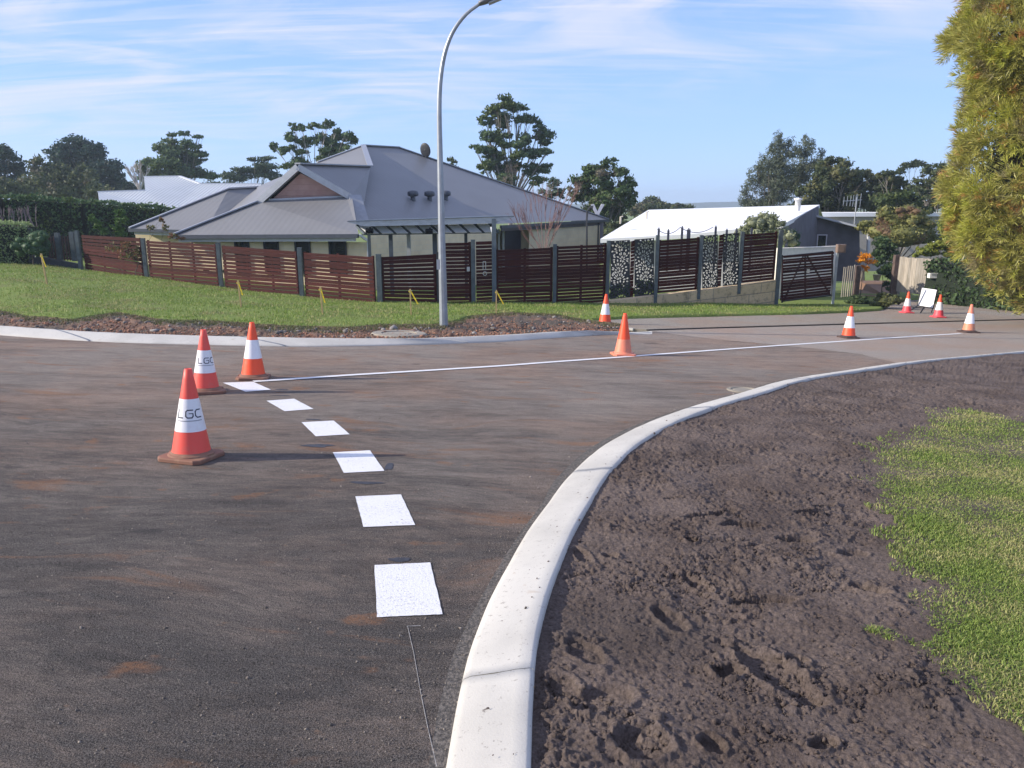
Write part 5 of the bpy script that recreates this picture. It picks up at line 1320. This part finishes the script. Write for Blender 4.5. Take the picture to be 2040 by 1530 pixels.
tree('bushy_tree', 'low olive tree at the left edge just above the hedge', 'tree', 60, [(-5,372,36,22),(25,380,30,22),(50,390,30,18),(-30,390,40,20),(195,385,30,24),(215,395,22,22)], olive, leaf=.14, dens=20, r0=.15, group=G_, core=.5, basepx=20)
tree('gum_tree', 'wide flat-layered gum tree behind the corrugated roof', 'tree', 82, [(342,268,11,5),(368,266,12,5),(394,272,11,5),(345,285,18,10),(375,290,22,8),(320,295,20,14),(352,305,30,14),(395,308,22,7),(330,325,36,16),(372,325,28,12),(398,322,14,6),(300,330,26,16),(345,345,46,14),(390,345,28,12),(420,352,22,7),(290,350,22,16)], gum, leaf=.17, dens=18, r0=.3, group=G_, core=.4)
tree('gum_tree', 'low spreading gum with a small layered pine shape behind the left roof ridge', 'tree', 85, [(455,350,18,9),(475,340,18,10),(500,345,22,12),(470,356,30,8),(520,328,14,6),(512,338,18,8),(533,315,16,5),(525,345,22,7),(545,352,20,8),(508,318,14,5),(530,333,24,4)], gumb, leaf=.15, dens=18, r0=.2, group=G_)
tree('gum_tree', 'umbrella gum with separate rounded leaf clumps on bare limbs above the left roof', 'tree', 66, [(583,253,11,9),(602,256,10,8),(628,252,15,9),(652,248,14,10),(670,262,12,7),(582,272,16,12),(608,283,20,13),(640,278,18,14),(672,282,26,15),(695,272,18,12),(703,282,12,7),(545,292,9,11),(575,300,20,12),(600,302,16,8),(660,302,26,14),(685,300,18,10),(640,318,20,10),(600,322,24,10),(575,333,20,9)], gum, leaf=.13, dens=30, r0=.18, group=G_, core=.6, fork=.7, basepx=628, bark=bark_p)
tree('gum_tree', 'tallest gum tree with dense dark clumps, right of the street lamp', 'tree', 64, [(1010,208,26,14),(985,222,26,16),(1030,215,20,12),(968,242,16,16),(1000,245,28,18),(1035,240,14,10),(970,270,20,15),(1000,275,22,18),(1052,238,20,10),(1075,255,18,14),(1085,275,20,18),(1050,275,20,16),(1020,298,30,18),(965,300,26,10),(985,320,24,14),(1060,305,28,14),(1090,302,14,8),(1005,335,30,18),(1050,335,26,16),(970,335,20,16),(1080,335,20,12),(945,293,10,6),(1070,360,20,12),(1000,362,30,14)], gum, leaf=.14, dens=30, r0=.32, group=G_, core=.55, fork=.55, basepx=1015, nsub=11)
tree('bushy_tree', 'small round grey-green tree peeking over the right part of the grey roof', 'tree', 58, [(1102,365,16,12),(1095,385,22,14),(1118,385,12,12)], gumb, leaf=.12, dens=30, r0=.1, group=G_, core=.5)
tree('bushy_tree', 'tiny pale tree top just above the roof slope right of the lamp pole', 'tree', 60, [(900,322,12,8),(905,334,14,8)], olive, leaf=.12, dens=22, r0=.1, group=G_)
tree('bare_tree', 'brownish thin tree top between the tall gum and the roof', 'tree', 60, [(1020,340,16,16),(1005,355,18,12),(1040,358,16,14)], foliage('brown_twigs', (.14,.10,.08), (.24,.19,.15)), leaf=.10, dens=9, r0=.1, group=G_, asp=.15)
tree('bushy_tree', 'dense rounded green tree standing alone above the end of the grey roof', 'tree', 56, [(1180,338,26,18),(1165,362,28,22),(1200,365,30,24),(1180,395,40,24),(1215,398,40,26),(1150,385,22,22),(1215,328,18,14),(1235,345,20,16),(1252,370,22,18),(1245,395,24,20),(1225,425,34,18),(1180,425,34,16),(1262,392,12,16)], foliage('dense_green', (.03,.06,.02), (.085,.125,.04), (.17,.15,.11), cfrac=.05, clump=.6, gain=1.2), leaf=.13, dens=26, r0=.25, group=G_, core=.55)
tree('bushy_tree', 'low belt of shrubs between the end of the grey roof and the white roof', 'tree', 52, [(1160,448,30,12),(1195,452,30,14),(1225,455,30,12),(1255,446,26,14),(1285,440,26,12),(1215,468,50,12)], darkf, leaf=.12, dens=26, r0=.1, group=G_, core=.7)
tree('bushy_tree', 'low dark tree line beyond the left end of the white roof', 'tree', 110, [(1300,402,22,10),(1290,415,30,12),(1325,410,22,8),(1350,412,18,5),(1372,413,14,4),(1262,420,20,10)], olive, leaf=.22, dens=14, r0=.2, group=G_, core=.5)
tree('casuarina_tree', 'feathery grey-green casuarina behind the left part of the white roof', 'tree', 60, [(1530,330,20,26),(1548,292,18,24),(1560,310,22,30),(1500,362,20,26),(1522,350,18,34),(1545,360,26,40),(1490,395,18,18),(1575,300,14,22),(1520,318,8,18),(1555,276,7,12),(1510,340,8,20),(1483,380,8,14),(1540,395,44,24),(1510,405,34,16),(1560,340,26,30),(1530,365,30,26)], casu, leaf=.16, dens=34, r0=.14, group=G_, asp=.17, basepx=1545)
tree('casuarina_tree', 'second feathery casuarina with twin spires, right beside the first', 'tree', 62, [(1600,300,18,24),(1612,325,26,30),(1590,350,26,34),(1605,278,8,12),(1620,290,8,16),(1580,380,30,30),(1625,350,24,30),(1635,310,10,18)], casu, leaf=.16, dens=36, r0=.14, group=G_, asp=.17, basepx=1605)
tree('bushy_tree', 'large very dark tree right of the casuarinas behind the dark end wall', 'tree', 58, [(1658,325,26,18),(1645,345,30,26),(1680,350,32,26),(1640,385,36,32),(1680,390,44,30),(1700,365,24,28),(1610,395,28,28),(1660,415,50,18),(1600,420,40,18)], darkf, leaf=.13, dens=24, r0=.3, group=G_, core=.6)
tree('bushy_tree', 'dark rounded tree behind the television aerial', 'tree', 60, [(1718,350,24,14),(1735,365,28,20),(1710,380,30,20),(1745,390,30,22),(1720,410,44,14)], darkf, leaf=.13, dens=24, r0=.25, group=G_, core=.6)
tree('bushy_tree', 'olive dark tree between the aerial and the yellow-green shrub', 'tree', 56, [(1765,352,22,12),(1780,368,28,14),(1760,375,26,14),(1800,378,22,14),(1790,400,50,16),(1840,410,40,16)], darkf, leaf=.13, dens=24, r0=.25, group=G_, core=.6)
tree('umbrella_tree', 'thin flat-topped tree on a bare stem on the skyline at the right', 'tree', 78, [(1812,330,20,4),(1828,326,18,3),(1800,338,14,4),(1790,345,12,4),(1845,330,12,3)], darkf, leaf=.14, dens=24, r0=.10, group=G_, basepx=1822, fork=.8)
tree('bushy_tree', 'grey-green tree rising behind the left edge of the yellow-green shrub', 'tree', 52, [(1850,350,24,18),(1835,370,28,18),(1870,345,24,22),(1860,380,34,22),(1895,360,30,26),(1900,400,40,26)], olive, leaf=.13, dens=22, r0=.25, group=G_, core=.55)
tree('bushy_tree', 'flat-topped green shrub tree below the dark trees, above the round olive bush', 'tree', 50, [(1790,392,30,10),(1765,402,26,10),(1815,402,28,12),(1790,415,40,12),(1830,420,26,12)], foliage('mid_green', (.035,.06,.018), (.10,.13,.04)), leaf=.12, dens=26, r0=.15, group=G_, core=.55)
tree('bushy_tree', 'low hazy tree belt between the broad pine and the corrugated roof', 'tree', 96, [(235,372,26,16),(262,382,26,14),(295,385,26,14),(250,395,40,14),(300,372,20,14),(425,372,24,10),(450,374,24,9)], gumb, leaf=.18, dens=18, r0=.15, group=G_, core=.6, basepx=250)
# dead white-limbed tree
b = Wp(272, 400, 74); b.z = zg(b.x, b.y); root = empty('dead_tree', b); tag(root, 'bare dead tree with pale branches left of the corrugated roof', 'tree')
mb = MB(); rr_ = random.Random(4)
def branch(p, d, L_, r, n, up=.15, spread=.5, minr=.012):
    e = p+d*L_; m = p.lerp(e, .5)+Vector((rr_.uniform(-1,1), rr_.uniform(-1,1), rr_.uniform(-.5,1)))*L_*.06
    mb.tube([p-BO, m-BO, e-BO], [r, r*.85, r*.65], 6 if r > .04 else 4, False)
    if n <= 0: return
    for _ in range(rr_.choice((2,3,3))):
        dd = (d+Vector((rr_.uniform(-1,1), rr_.uniform(-.7,.7), rr_.uniform(-.5,.7)))*spread+Vector((0,0,up))).normalized()
        branch(p.lerp(e, rr_.uniform(.6,1)), dd, L_*rr_.uniform(.6,.85), max(minr, r*.6), n-1, up, spread, minr)
BO = b; s = Wp(278, 380, 74)
mb.tube([Vector((0,0,0)), s-BO], [.26,.2], 8)
for tx, ty in ((268,345),(282,340),(262,350),(290,350)): 
    t_ = Wp(tx, ty, 74); branch(s, (t_-s).normalized(), (t_-s).length*.55, .12, 4, .2, .45, .018)
mb.build('branches', bark_p, root)

# long clipped hedge
hedgem = foliage('dark_hedge_leaves', (.018,.042,.022), (.055,.095,.036), (.10,.15,.04), cfrac=.02, clump=1.0, gain=2.0)
def boxhedge(name, label, cat, path, zb, thick, leaf, dens, mat, wob=.12):
    """path: list of top-line points (Vector); hedge with leafy faces"""
    P = [Vector(p) for p in path]; O = P[0].copy(); O.z = zb; root = empty(name, O); tag(root, label, cat); LV = []; mb = MB()
    for i in range(len(P)-1):
        a, b = P[i], P[i+1]; L_ = (b-a).length; d = (b-a).normalized(); nr = Vector((d.y, -d.x, 0)).normalized(); nr = nr if nr.y < 0 else -nr
        H_ = (a.z+b.z)/2-zb; n = int(L_*H_*dens); u = rng.uniform(0, 1, n); v = rng.uniform(0, 1, n)
        o_ = (fbm(u*L_+i*9, v*H_, .8, 3, 5)-.5)*wob*4 + rng.normal(0, .04, n)
        q = np.array(a)+(np.array(b)-np.array(a))*u[:, None]; q[:, 2] = zb+(q[:, 2]-zb)*v; q += np.array(nr)*(thick/2+o_)[:, None]; LV.append(q)
        n = int(L_*thick*dens*1.3); u = rng.uniform(0, 1, n); v = rng.uniform(-.5, .5, n)
        q = np.array(a)+(np.array(b)-np.array(a))*u[:, None]+np.array(nr)*(v*thick)[:, None]; q[:, 2] += (fbm(u*L_, v*thick+3, .6, 3, 8)-.5)*wob*3+rng.exponential(.03, n); LV.append(q)
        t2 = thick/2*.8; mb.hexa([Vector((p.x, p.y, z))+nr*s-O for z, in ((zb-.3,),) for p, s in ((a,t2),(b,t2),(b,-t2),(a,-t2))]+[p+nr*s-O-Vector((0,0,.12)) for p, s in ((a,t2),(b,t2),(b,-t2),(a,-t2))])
    q = np.concatenate(LV)-np.array(O); V, F = leaf_quads(q, leaf, .55)
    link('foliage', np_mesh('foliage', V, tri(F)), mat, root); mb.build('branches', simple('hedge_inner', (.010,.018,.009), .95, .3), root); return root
boxhedge('hedge', 'long tall clipped dark green hedge at the left behind the fences', 'hedge', [Wp(-120,386,35), Wp(0,391,36), Wp(150,401,38), Wp(250,408,40), Wp(345,417,42)], -3.2, 1.6, .075, 170, hedgem)
lh_m = foliage('light_hedge_leaves', (.16,.24,.09), (.36,.44,.20), clump=2)
boxhedge('hedge', 'low light green clipped hedge at the left edge in front of the tall hedge', 'hedge', [Wp(-200,436,29), Wp(-40,442,29.2), Wp(60,449,29.8)], -2.35, 1.3, .05, 380, lh_m, .06)
def bush(name, label, cat, Y, cl, mat, leaf=.05, dens=120, core=.75, base=None, thick=.9, **kw):
    return tree(name, label, cat, Y, cl, mat, leaf=leaf, dens=dens, core=core, r0=kw.pop('r0', .03), bark=bark_d, thick=thick, basepx=base, **kw)
bush('round_bush', 'dark glossy rounded bush between the low light hedge and the short picket fence', 'bush', 28.6, [(62,480,38,27),(45,488,22,20),(82,485,20,22)], foliage('glossy_dark', (.03,.075,.035), (.09,.16,.07)), leaf=.05, dens=130, sub=.5)
b = Wp(45, 450, 31); BO = b.copy(); BO.z -= .8; root = empty('bare_shrub', BO); tag(root, 'bare pinkish-grey twiggy shrub rising behind the low light green hedge', 'shrub'); mb = MB(); rr_ = random.Random(9)
for k in range(13):
    s = Wp(8+k*5.5, 452, 31); branch(s, Vector((rr_.uniform(-.5,.5), 0, 1)).normalized(), .38, .016, 2, .3, .35, .007)
mb.build('branches', simple('pink_twig', (.22,.17,.18), .8, .2), root)
bush('shrub', 'strappy green shrub seen through the lower half of the first pair of leaf-cut screens', 'shrub', 26.2, [(1228,580,14,18),(1250,578,14,18),(1275,575,14,18),(1296,572,12,18)], foliage('strap_leaves', (.02,.06,.02), (.10,.18,.05)), leaf=.09, dens=70, core=.6, base=1262)
# climber / young tree at the left fence
lg = foliage('fresh_leaves', (.05,.11,.025), (.13,.22,.06))
bush('young_tree', 'fresh green leafy young tree standing against the hedge behind the left slatted fence', 'tree', 29.6, [(237,425,10,9),(243,440,13,12),(233,452,12,12),(240,464,14,10),(185,438,9,6),(195,450,10,8),(205,462,10,8),(182,432,5,5)], lg, leaf=.07, dens=34, core=0, base=236, r0=.03)
mixl = foliage('rose_leaves', (.07,.10,.035), (.20,.17,.06), (.25,.12,.06), clump=2)
bush('climbing_plant', 'sparse climbing plant scrambling over the second panel of the sunlit fence', 'climber', 27.0, [(225,495,16,10),(245,505,20,12),(262,512,14,10),(278,500,12,14),(250,488,12,7),(300,452,8,10),(328,456,9,10),(322,440,6,8),(345,470,10,6),(360,474,8,5)], mixl, leaf=.045, dens=26, core=0, base=262, r0=.02)
bush('shrub', 'small dark leafy shrub pushing through the fence left of its second post', 'shrub', 26.0, [(416,542,9,9),(424,548,7,6),(448,540,5,5)], lg, leaf=.05, dens=50, core=0, base=418, r0=.01)
# bare red-stemmed shrub behind the dark fence
BO = Wp(1085, 520, 31); root = empty('bare_tree', BO); tag(root, 'bare shrub with reddish upright branches in front of the cream house wall', 'tree'); mb = MB(); rr_ = random.Random(12)
for k, (x0, tx, ty) in enumerate(((1080,1062,420),(1082,1076,400),(1084,1090,410),(1086,1102,415),(1088,1122,420),(1086,1136,410),(1078,1040,425),(1075,1022,445),(1083,1095,440),(1081,1050,450),(1090,1112,440))):
    s = Wp(x0, 505, 31+rr_.uniform(-.4,.4)); t_ = Wp(tx, ty, s.y); branch(s, (t_-s).normalized(), (t_-s).length*.6, .013, 3, .15, .28, .005)
mb.build('branches', simple('red_twig', (.20,.10,.09), .7, .3, 5), root)
# shrubs inside and around the right-hand gardens
pale = foliage('pale_shrub_leaves', (.10,.12,.06), (.27,.29,.19), clump=1, gain=1.3)
bush('shrub', 'pale green rounded shrub in front of the white roof', 'shrub', 33, [(1520,440,30,20),(1500,455,26,20),(1545,455,26,22),(1560,475,26,24),(1520,475,40,24),(1478,462,18,14)], pale, leaf=.06, dens=110, core=.7, thick=.7)
bush('shrub', 'dark shrub against the dark end wall right of the pale shrub', 'shrub', 33.3, [(1585,470,14,20),(1580,492,14,14)], foliage('glossy_dark', (0,0,0), (0,0,0)), leaf=.06, dens=80, core=.6)
bush('round_bush', 'large rounded olive brown bush between the dark wall and the yellow-green shrub', 'bush', 38, [(1790,445,44,24),(1755,455,40,22),(1830,450,40,24),(1790,470,64,22),(1845,470,24,20),(1730,450,26,12),(1775,425,40,16),(1815,428,34,14)], foliage('olive_brown', (.075,.085,.022), (.20,.20,.07), (.17,.11,.06), cfrac=.07, clump=1.2, gain=1.3), leaf=.06, dens=110, core=.75, thick=.7, r0=.12)
bush('shrub', 'tall dark leafy shrub beside the garden path, left of the paling fence', 'shrub', 36.5, [(1768,505,22,18),(1758,530,22,20),(1775,550,18,18),(1750,505,12,18),(1770,570,12,10),(1765,485,26,14)], foliage('garden_green', (.025,.055,.020), (.09,.14,.055)), leaf=.07, dens=90, core=.6)
bush('flowering_shrub', 'orange flowering shrub in front of the dark wall', 'shrub', 33.4, [(1722,516,16,10),(1735,520,12,8),(1712,520,9,6),(1724,534,8,9),(1720,510,14,6)], foliage('orange_flowers', (.62,.20,.01), (.75,.36,.02), (.08,.10,.02), cfrac=-.01, clump=3), leaf=.055, dens=85, core=0, r0=.03)
for (px, py) in ((1747,552),):
    q = Wp(px, py, 35); mb = MB(); mb.lathe([(0,0),(.12,0),(.17,.22),(.19,.26),(.15,.26),(0,.22)], n=18); o = mb.build('plant_pot', simple('pot_clay', (.28,.25,.16), .8, .2)); o.location = q-Vector((0,0,.15)); tag(o, 'squat greenish plant pot beside the brown garden path', 'plant pot')
bush('low_bush', 'low dark bush at the foot of the short bluish paling fence', 'bush', 29.3, [(1712,596,18,9),(1700,603,14,8),(1725,605,16,8)], foliage('garden_dark', (.02,.04,.015), (.06,.09,.03)), leaf=.05, dens=120, core=.7)
bush('low_bush', 'low brownish green ground bush just left of the two far cones', 'bush', 28.0, [(1755,592,18,10),(1778,594,18,10),(1765,604,30,10),(1790,602,12,9)], foliage('garden_olive', (.06,.08,.025), (.17,.17,.07)), leaf=.055, dens=110, core=.7)
boxhedge('hedge', 'dark leafy hedge along the verge under the big yellow-green shrub', 'hedge', [Wp(1868,520,33.5), Wp(1935,520,32), Wp(2010,515,30), Wp(2150,500,27)], -3.9, 1.4, .08, 150, foliage('garden_green', (0,0,0), (0,0,0)), .2)
bush('shrub', 'yellow-green shrub spilling over the top of the paling fence', 'shrub', 35.5, [(1850,500,26,14),(1875,495,24,18),(1830,505,16,9),(1900,500,24,18),(1895,470,24,30),(1880,450,14,18)], foliage('lime_leaves', (.10,.14,.02), (.26,.28,.05)), leaf=.07, dens=80, core=.6)

# the big shrub at the right: sprays of long narrow leaves
def sprays(P, D, ln, nl, mat, name, parent, loc, wid=.014):
    n = len(P); m = n*nl
    p = np.repeat(P, nl, 0); d = np.repeat(D, nl, 0)
    t_ = rng.uniform(0, 1, m)[:, None]
    side = np.cross(d, rdir(m)); side /= np.linalg.norm(side, axis=1)[:, None]+1e-9
    o_ = p + d*t_*ln*.8
    dr = d*(.5+.6*t_)+side*rng.uniform(.5, 1.0, m)[:, None]*(1.15-t_*.6); dr[:, 2] += .12; dr /= np.linalg.norm(dr, axis=1)[:, None]
    L_ = ln*rng.uniform(.6, 1.15, m)[:, None]; w = np.cross(dr, rdir(m)); w /= np.linalg.norm(w, axis=1)[:, None]+1e-9; w *= wid/2
    mid = o_+dr*L_*.5; cur = d*.22+np.array([0,0,.05]); tip = o_+dr*L_+cur*L_*.6
    V = np.stack([o_-w*.4, o_+w*.4, mid-w, mid+w, tip], 1).reshape(-1, 3)-np.array(loc)
    b = np.arange(m)*5; F = np.concatenate([np.stack([b, b+1, b+3], 1), np.stack([b, b+3, b+2], 1), np.stack([b+2, b+3, b+4], 1)])
    return link(name, np_mesh(name, V, F), mat, parent)
YB = 22.5
outline = [(-220,1925),(-60,1920),(0,1912),(50,1902),(92,1872),(130,1893),(165,1915),(215,1915),(262,1880),(300,1892),(362,1862),(400,1868),(440,1885),(480,1890),(520,1918),(560,1965),(600,2015),(640,2070),(700,2150)]
cx_ = 2135
bb = Wp(2150, 500, YB); bb.z = zg(bb.x, bb.y); root = empty('grevillea_shrub', bb)
tag(root, 'huge yellow-green shrub with long narrow leaves filling the right edge', 'shrub')
Ps = []; Ds = []; lobes = []
for k in range(540):
    py = rng.uniform(-230, 640); oy = np.interp(py, [o[0] for o in outline], [o[1] for o in outline]); hw = (cx_-oy-10)
    a = rng.uniform(-math.pi, 0) if rng.uniform() < .82 else rng.uniform(0, math.pi)   # facing side mostly
    rad = hw-26; px = cx_+math.cos(a)*rad; dYm = math.sin(a)*rad*m_per_px(YB)*.8
    lobes.append((px, py, dYm, rng.uniform(16, 32)))
for (px, py, dYm, r_) in lobes:
    c = np.array(Wp(px, py, YB+dYm)); rm = r_*m_per_px(YB); axis = np.array(Wp(cx_, py+60, YB)); outw = c-axis; outw /= np.linalg.norm(outw)+1e-9
    n = 36; dd = rdir(n); dd += outw*.55; dd[:, 2] += .15; dd /= np.linalg.norm(dd, axis=1)[:, None]
    Ps.append(c+dd*rm*rng.uniform(.35, 1.0, n)[:, None]); Ds.append((dd+outw*.3)/np.linalg.norm(dd+outw*.3, axis=1)[:, None])
P = np.concatenate(Ps); D = np.concatenate(Ds)
gm_ = NT('grevillea_leaves'); r = gm_.rand(); cl_ = gm_.noise(1.1, 3); cl2 = gm_.noise(1.9, 2, vec=gm_.mapping(loc=(7,3,5)))
c = gm_.mix(r, (.25,.26,.055), (.54,.50,.14)); c = gm_.mix(gm_.ramp(cl_, .48, .62), c, gm_.mix(r, (.32,.36,.05), (.55,.54,.10)))
c = gm_.mix(gm_.ramp(gm_.noise(1.4, 3, vec=gm_.mapping(loc=(1,8,2))), .56, .66), c, gm_.mix(r, (.22,.20,.09), (.42,.36,.20)))
c = gm_.mix(gm_.ramp(gm_.math('ADD', cl2, gm_.math('MULTIPLY', r, .12)), .65, .76), c, (.56,.29,.10)); gm_.col(c); gm_.rough(.45)
tr = gm_.n('ShaderNodeBsdfTranslucent'); gm_.l(c, tr.inputs[0]); ms = gm_.n('ShaderNodeMixShader'); ms.inputs[0].default_value = .25
gm_.l(gm_.b.outputs[0], ms.inputs[1]); gm_.l(tr.outputs[0], ms.inputs[2]); gm_.l(ms.outputs[0], gm_.o.inputs[0])
sprays(P, D, .20, 15, gm_.m, 'crown', root, bb, .016)
# inner twigs and trunk
mb = MB(); rr_ = random.Random(2); O_ = bb
for k in range(5):
    top = Wp(2110+rr_.uniform(-40,60), -150+k*40, YB+rr_.uniform(-1,1)); mid = bb.lerp(top, .45)+Vector((rr_.uniform(-.5,.5), rr_.uniform(-.4,.4), 0)); mb.tube([Vector((rr_.uniform(-.2,.2),0,-.3)), mid-O_, top-O_], [.16,.10,.03], 8)
for (px, py, dYm, r_) in lobes:
    c = Wp(px, py, YB+dYm); s = Wp(cx_, py+90, YB); mb.tube([s-O_, s.lerp(c,.5)-O_-Vector((0,0,.08)), c-O_], [.04,.025,.008], 4, False)
mb.build('trunk', bark_d, root)
# inner shaded twig mass that closes the view through
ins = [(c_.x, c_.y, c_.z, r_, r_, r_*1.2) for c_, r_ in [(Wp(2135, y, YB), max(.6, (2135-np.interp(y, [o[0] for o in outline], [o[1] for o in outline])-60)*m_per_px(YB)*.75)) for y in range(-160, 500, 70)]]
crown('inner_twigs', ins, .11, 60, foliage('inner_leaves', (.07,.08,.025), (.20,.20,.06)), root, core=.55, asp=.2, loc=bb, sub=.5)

# a distant blue ridge beyond the bay, low on the horizon
mb = MB(); px_ = np.linspace(1000, 1700, 60); prev = None; rows = [[], [], []]
for x in px_:
    hgt = 4 + 8*math.exp(-((x-1490)/130)**2) + 1.0*vnoise(np.array([x/22.]), np.array([0.]), 3)[0]
    p = Wp(x, 409-hgt*.6, 1200); rows[1].append(tuple(p)); rows[0].append((p.x, p.y-150, -6)); rows[2].append((p.x, p.y+200, -6))
o = link('hills', loft_mesh('hills', rows), simple('hill_scrub', (.05,.075,.05), .9, .2, .01)); tag(o, kind='structure')
# ---------------------------------------------------------------- air between here and the far trees
t = NT('haze_air'); t.t.nodes.remove(t.b)
pv = t.n('ShaderNodeVolumePrincipled'); pv.inputs['Color'].default_value = (.72,.86,1,1); pv.inputs['Density'].default_value = .0007; pv.inputs['Anisotropy'].default_value = .2
t.l(pv.outputs[0], t.o.inputs['Volume'])
mb = MB(); mb.box((0, 0, 6), (3100, 3100, 30)); o = mb.build('haze', t.m); tag(o, kind='stuff')
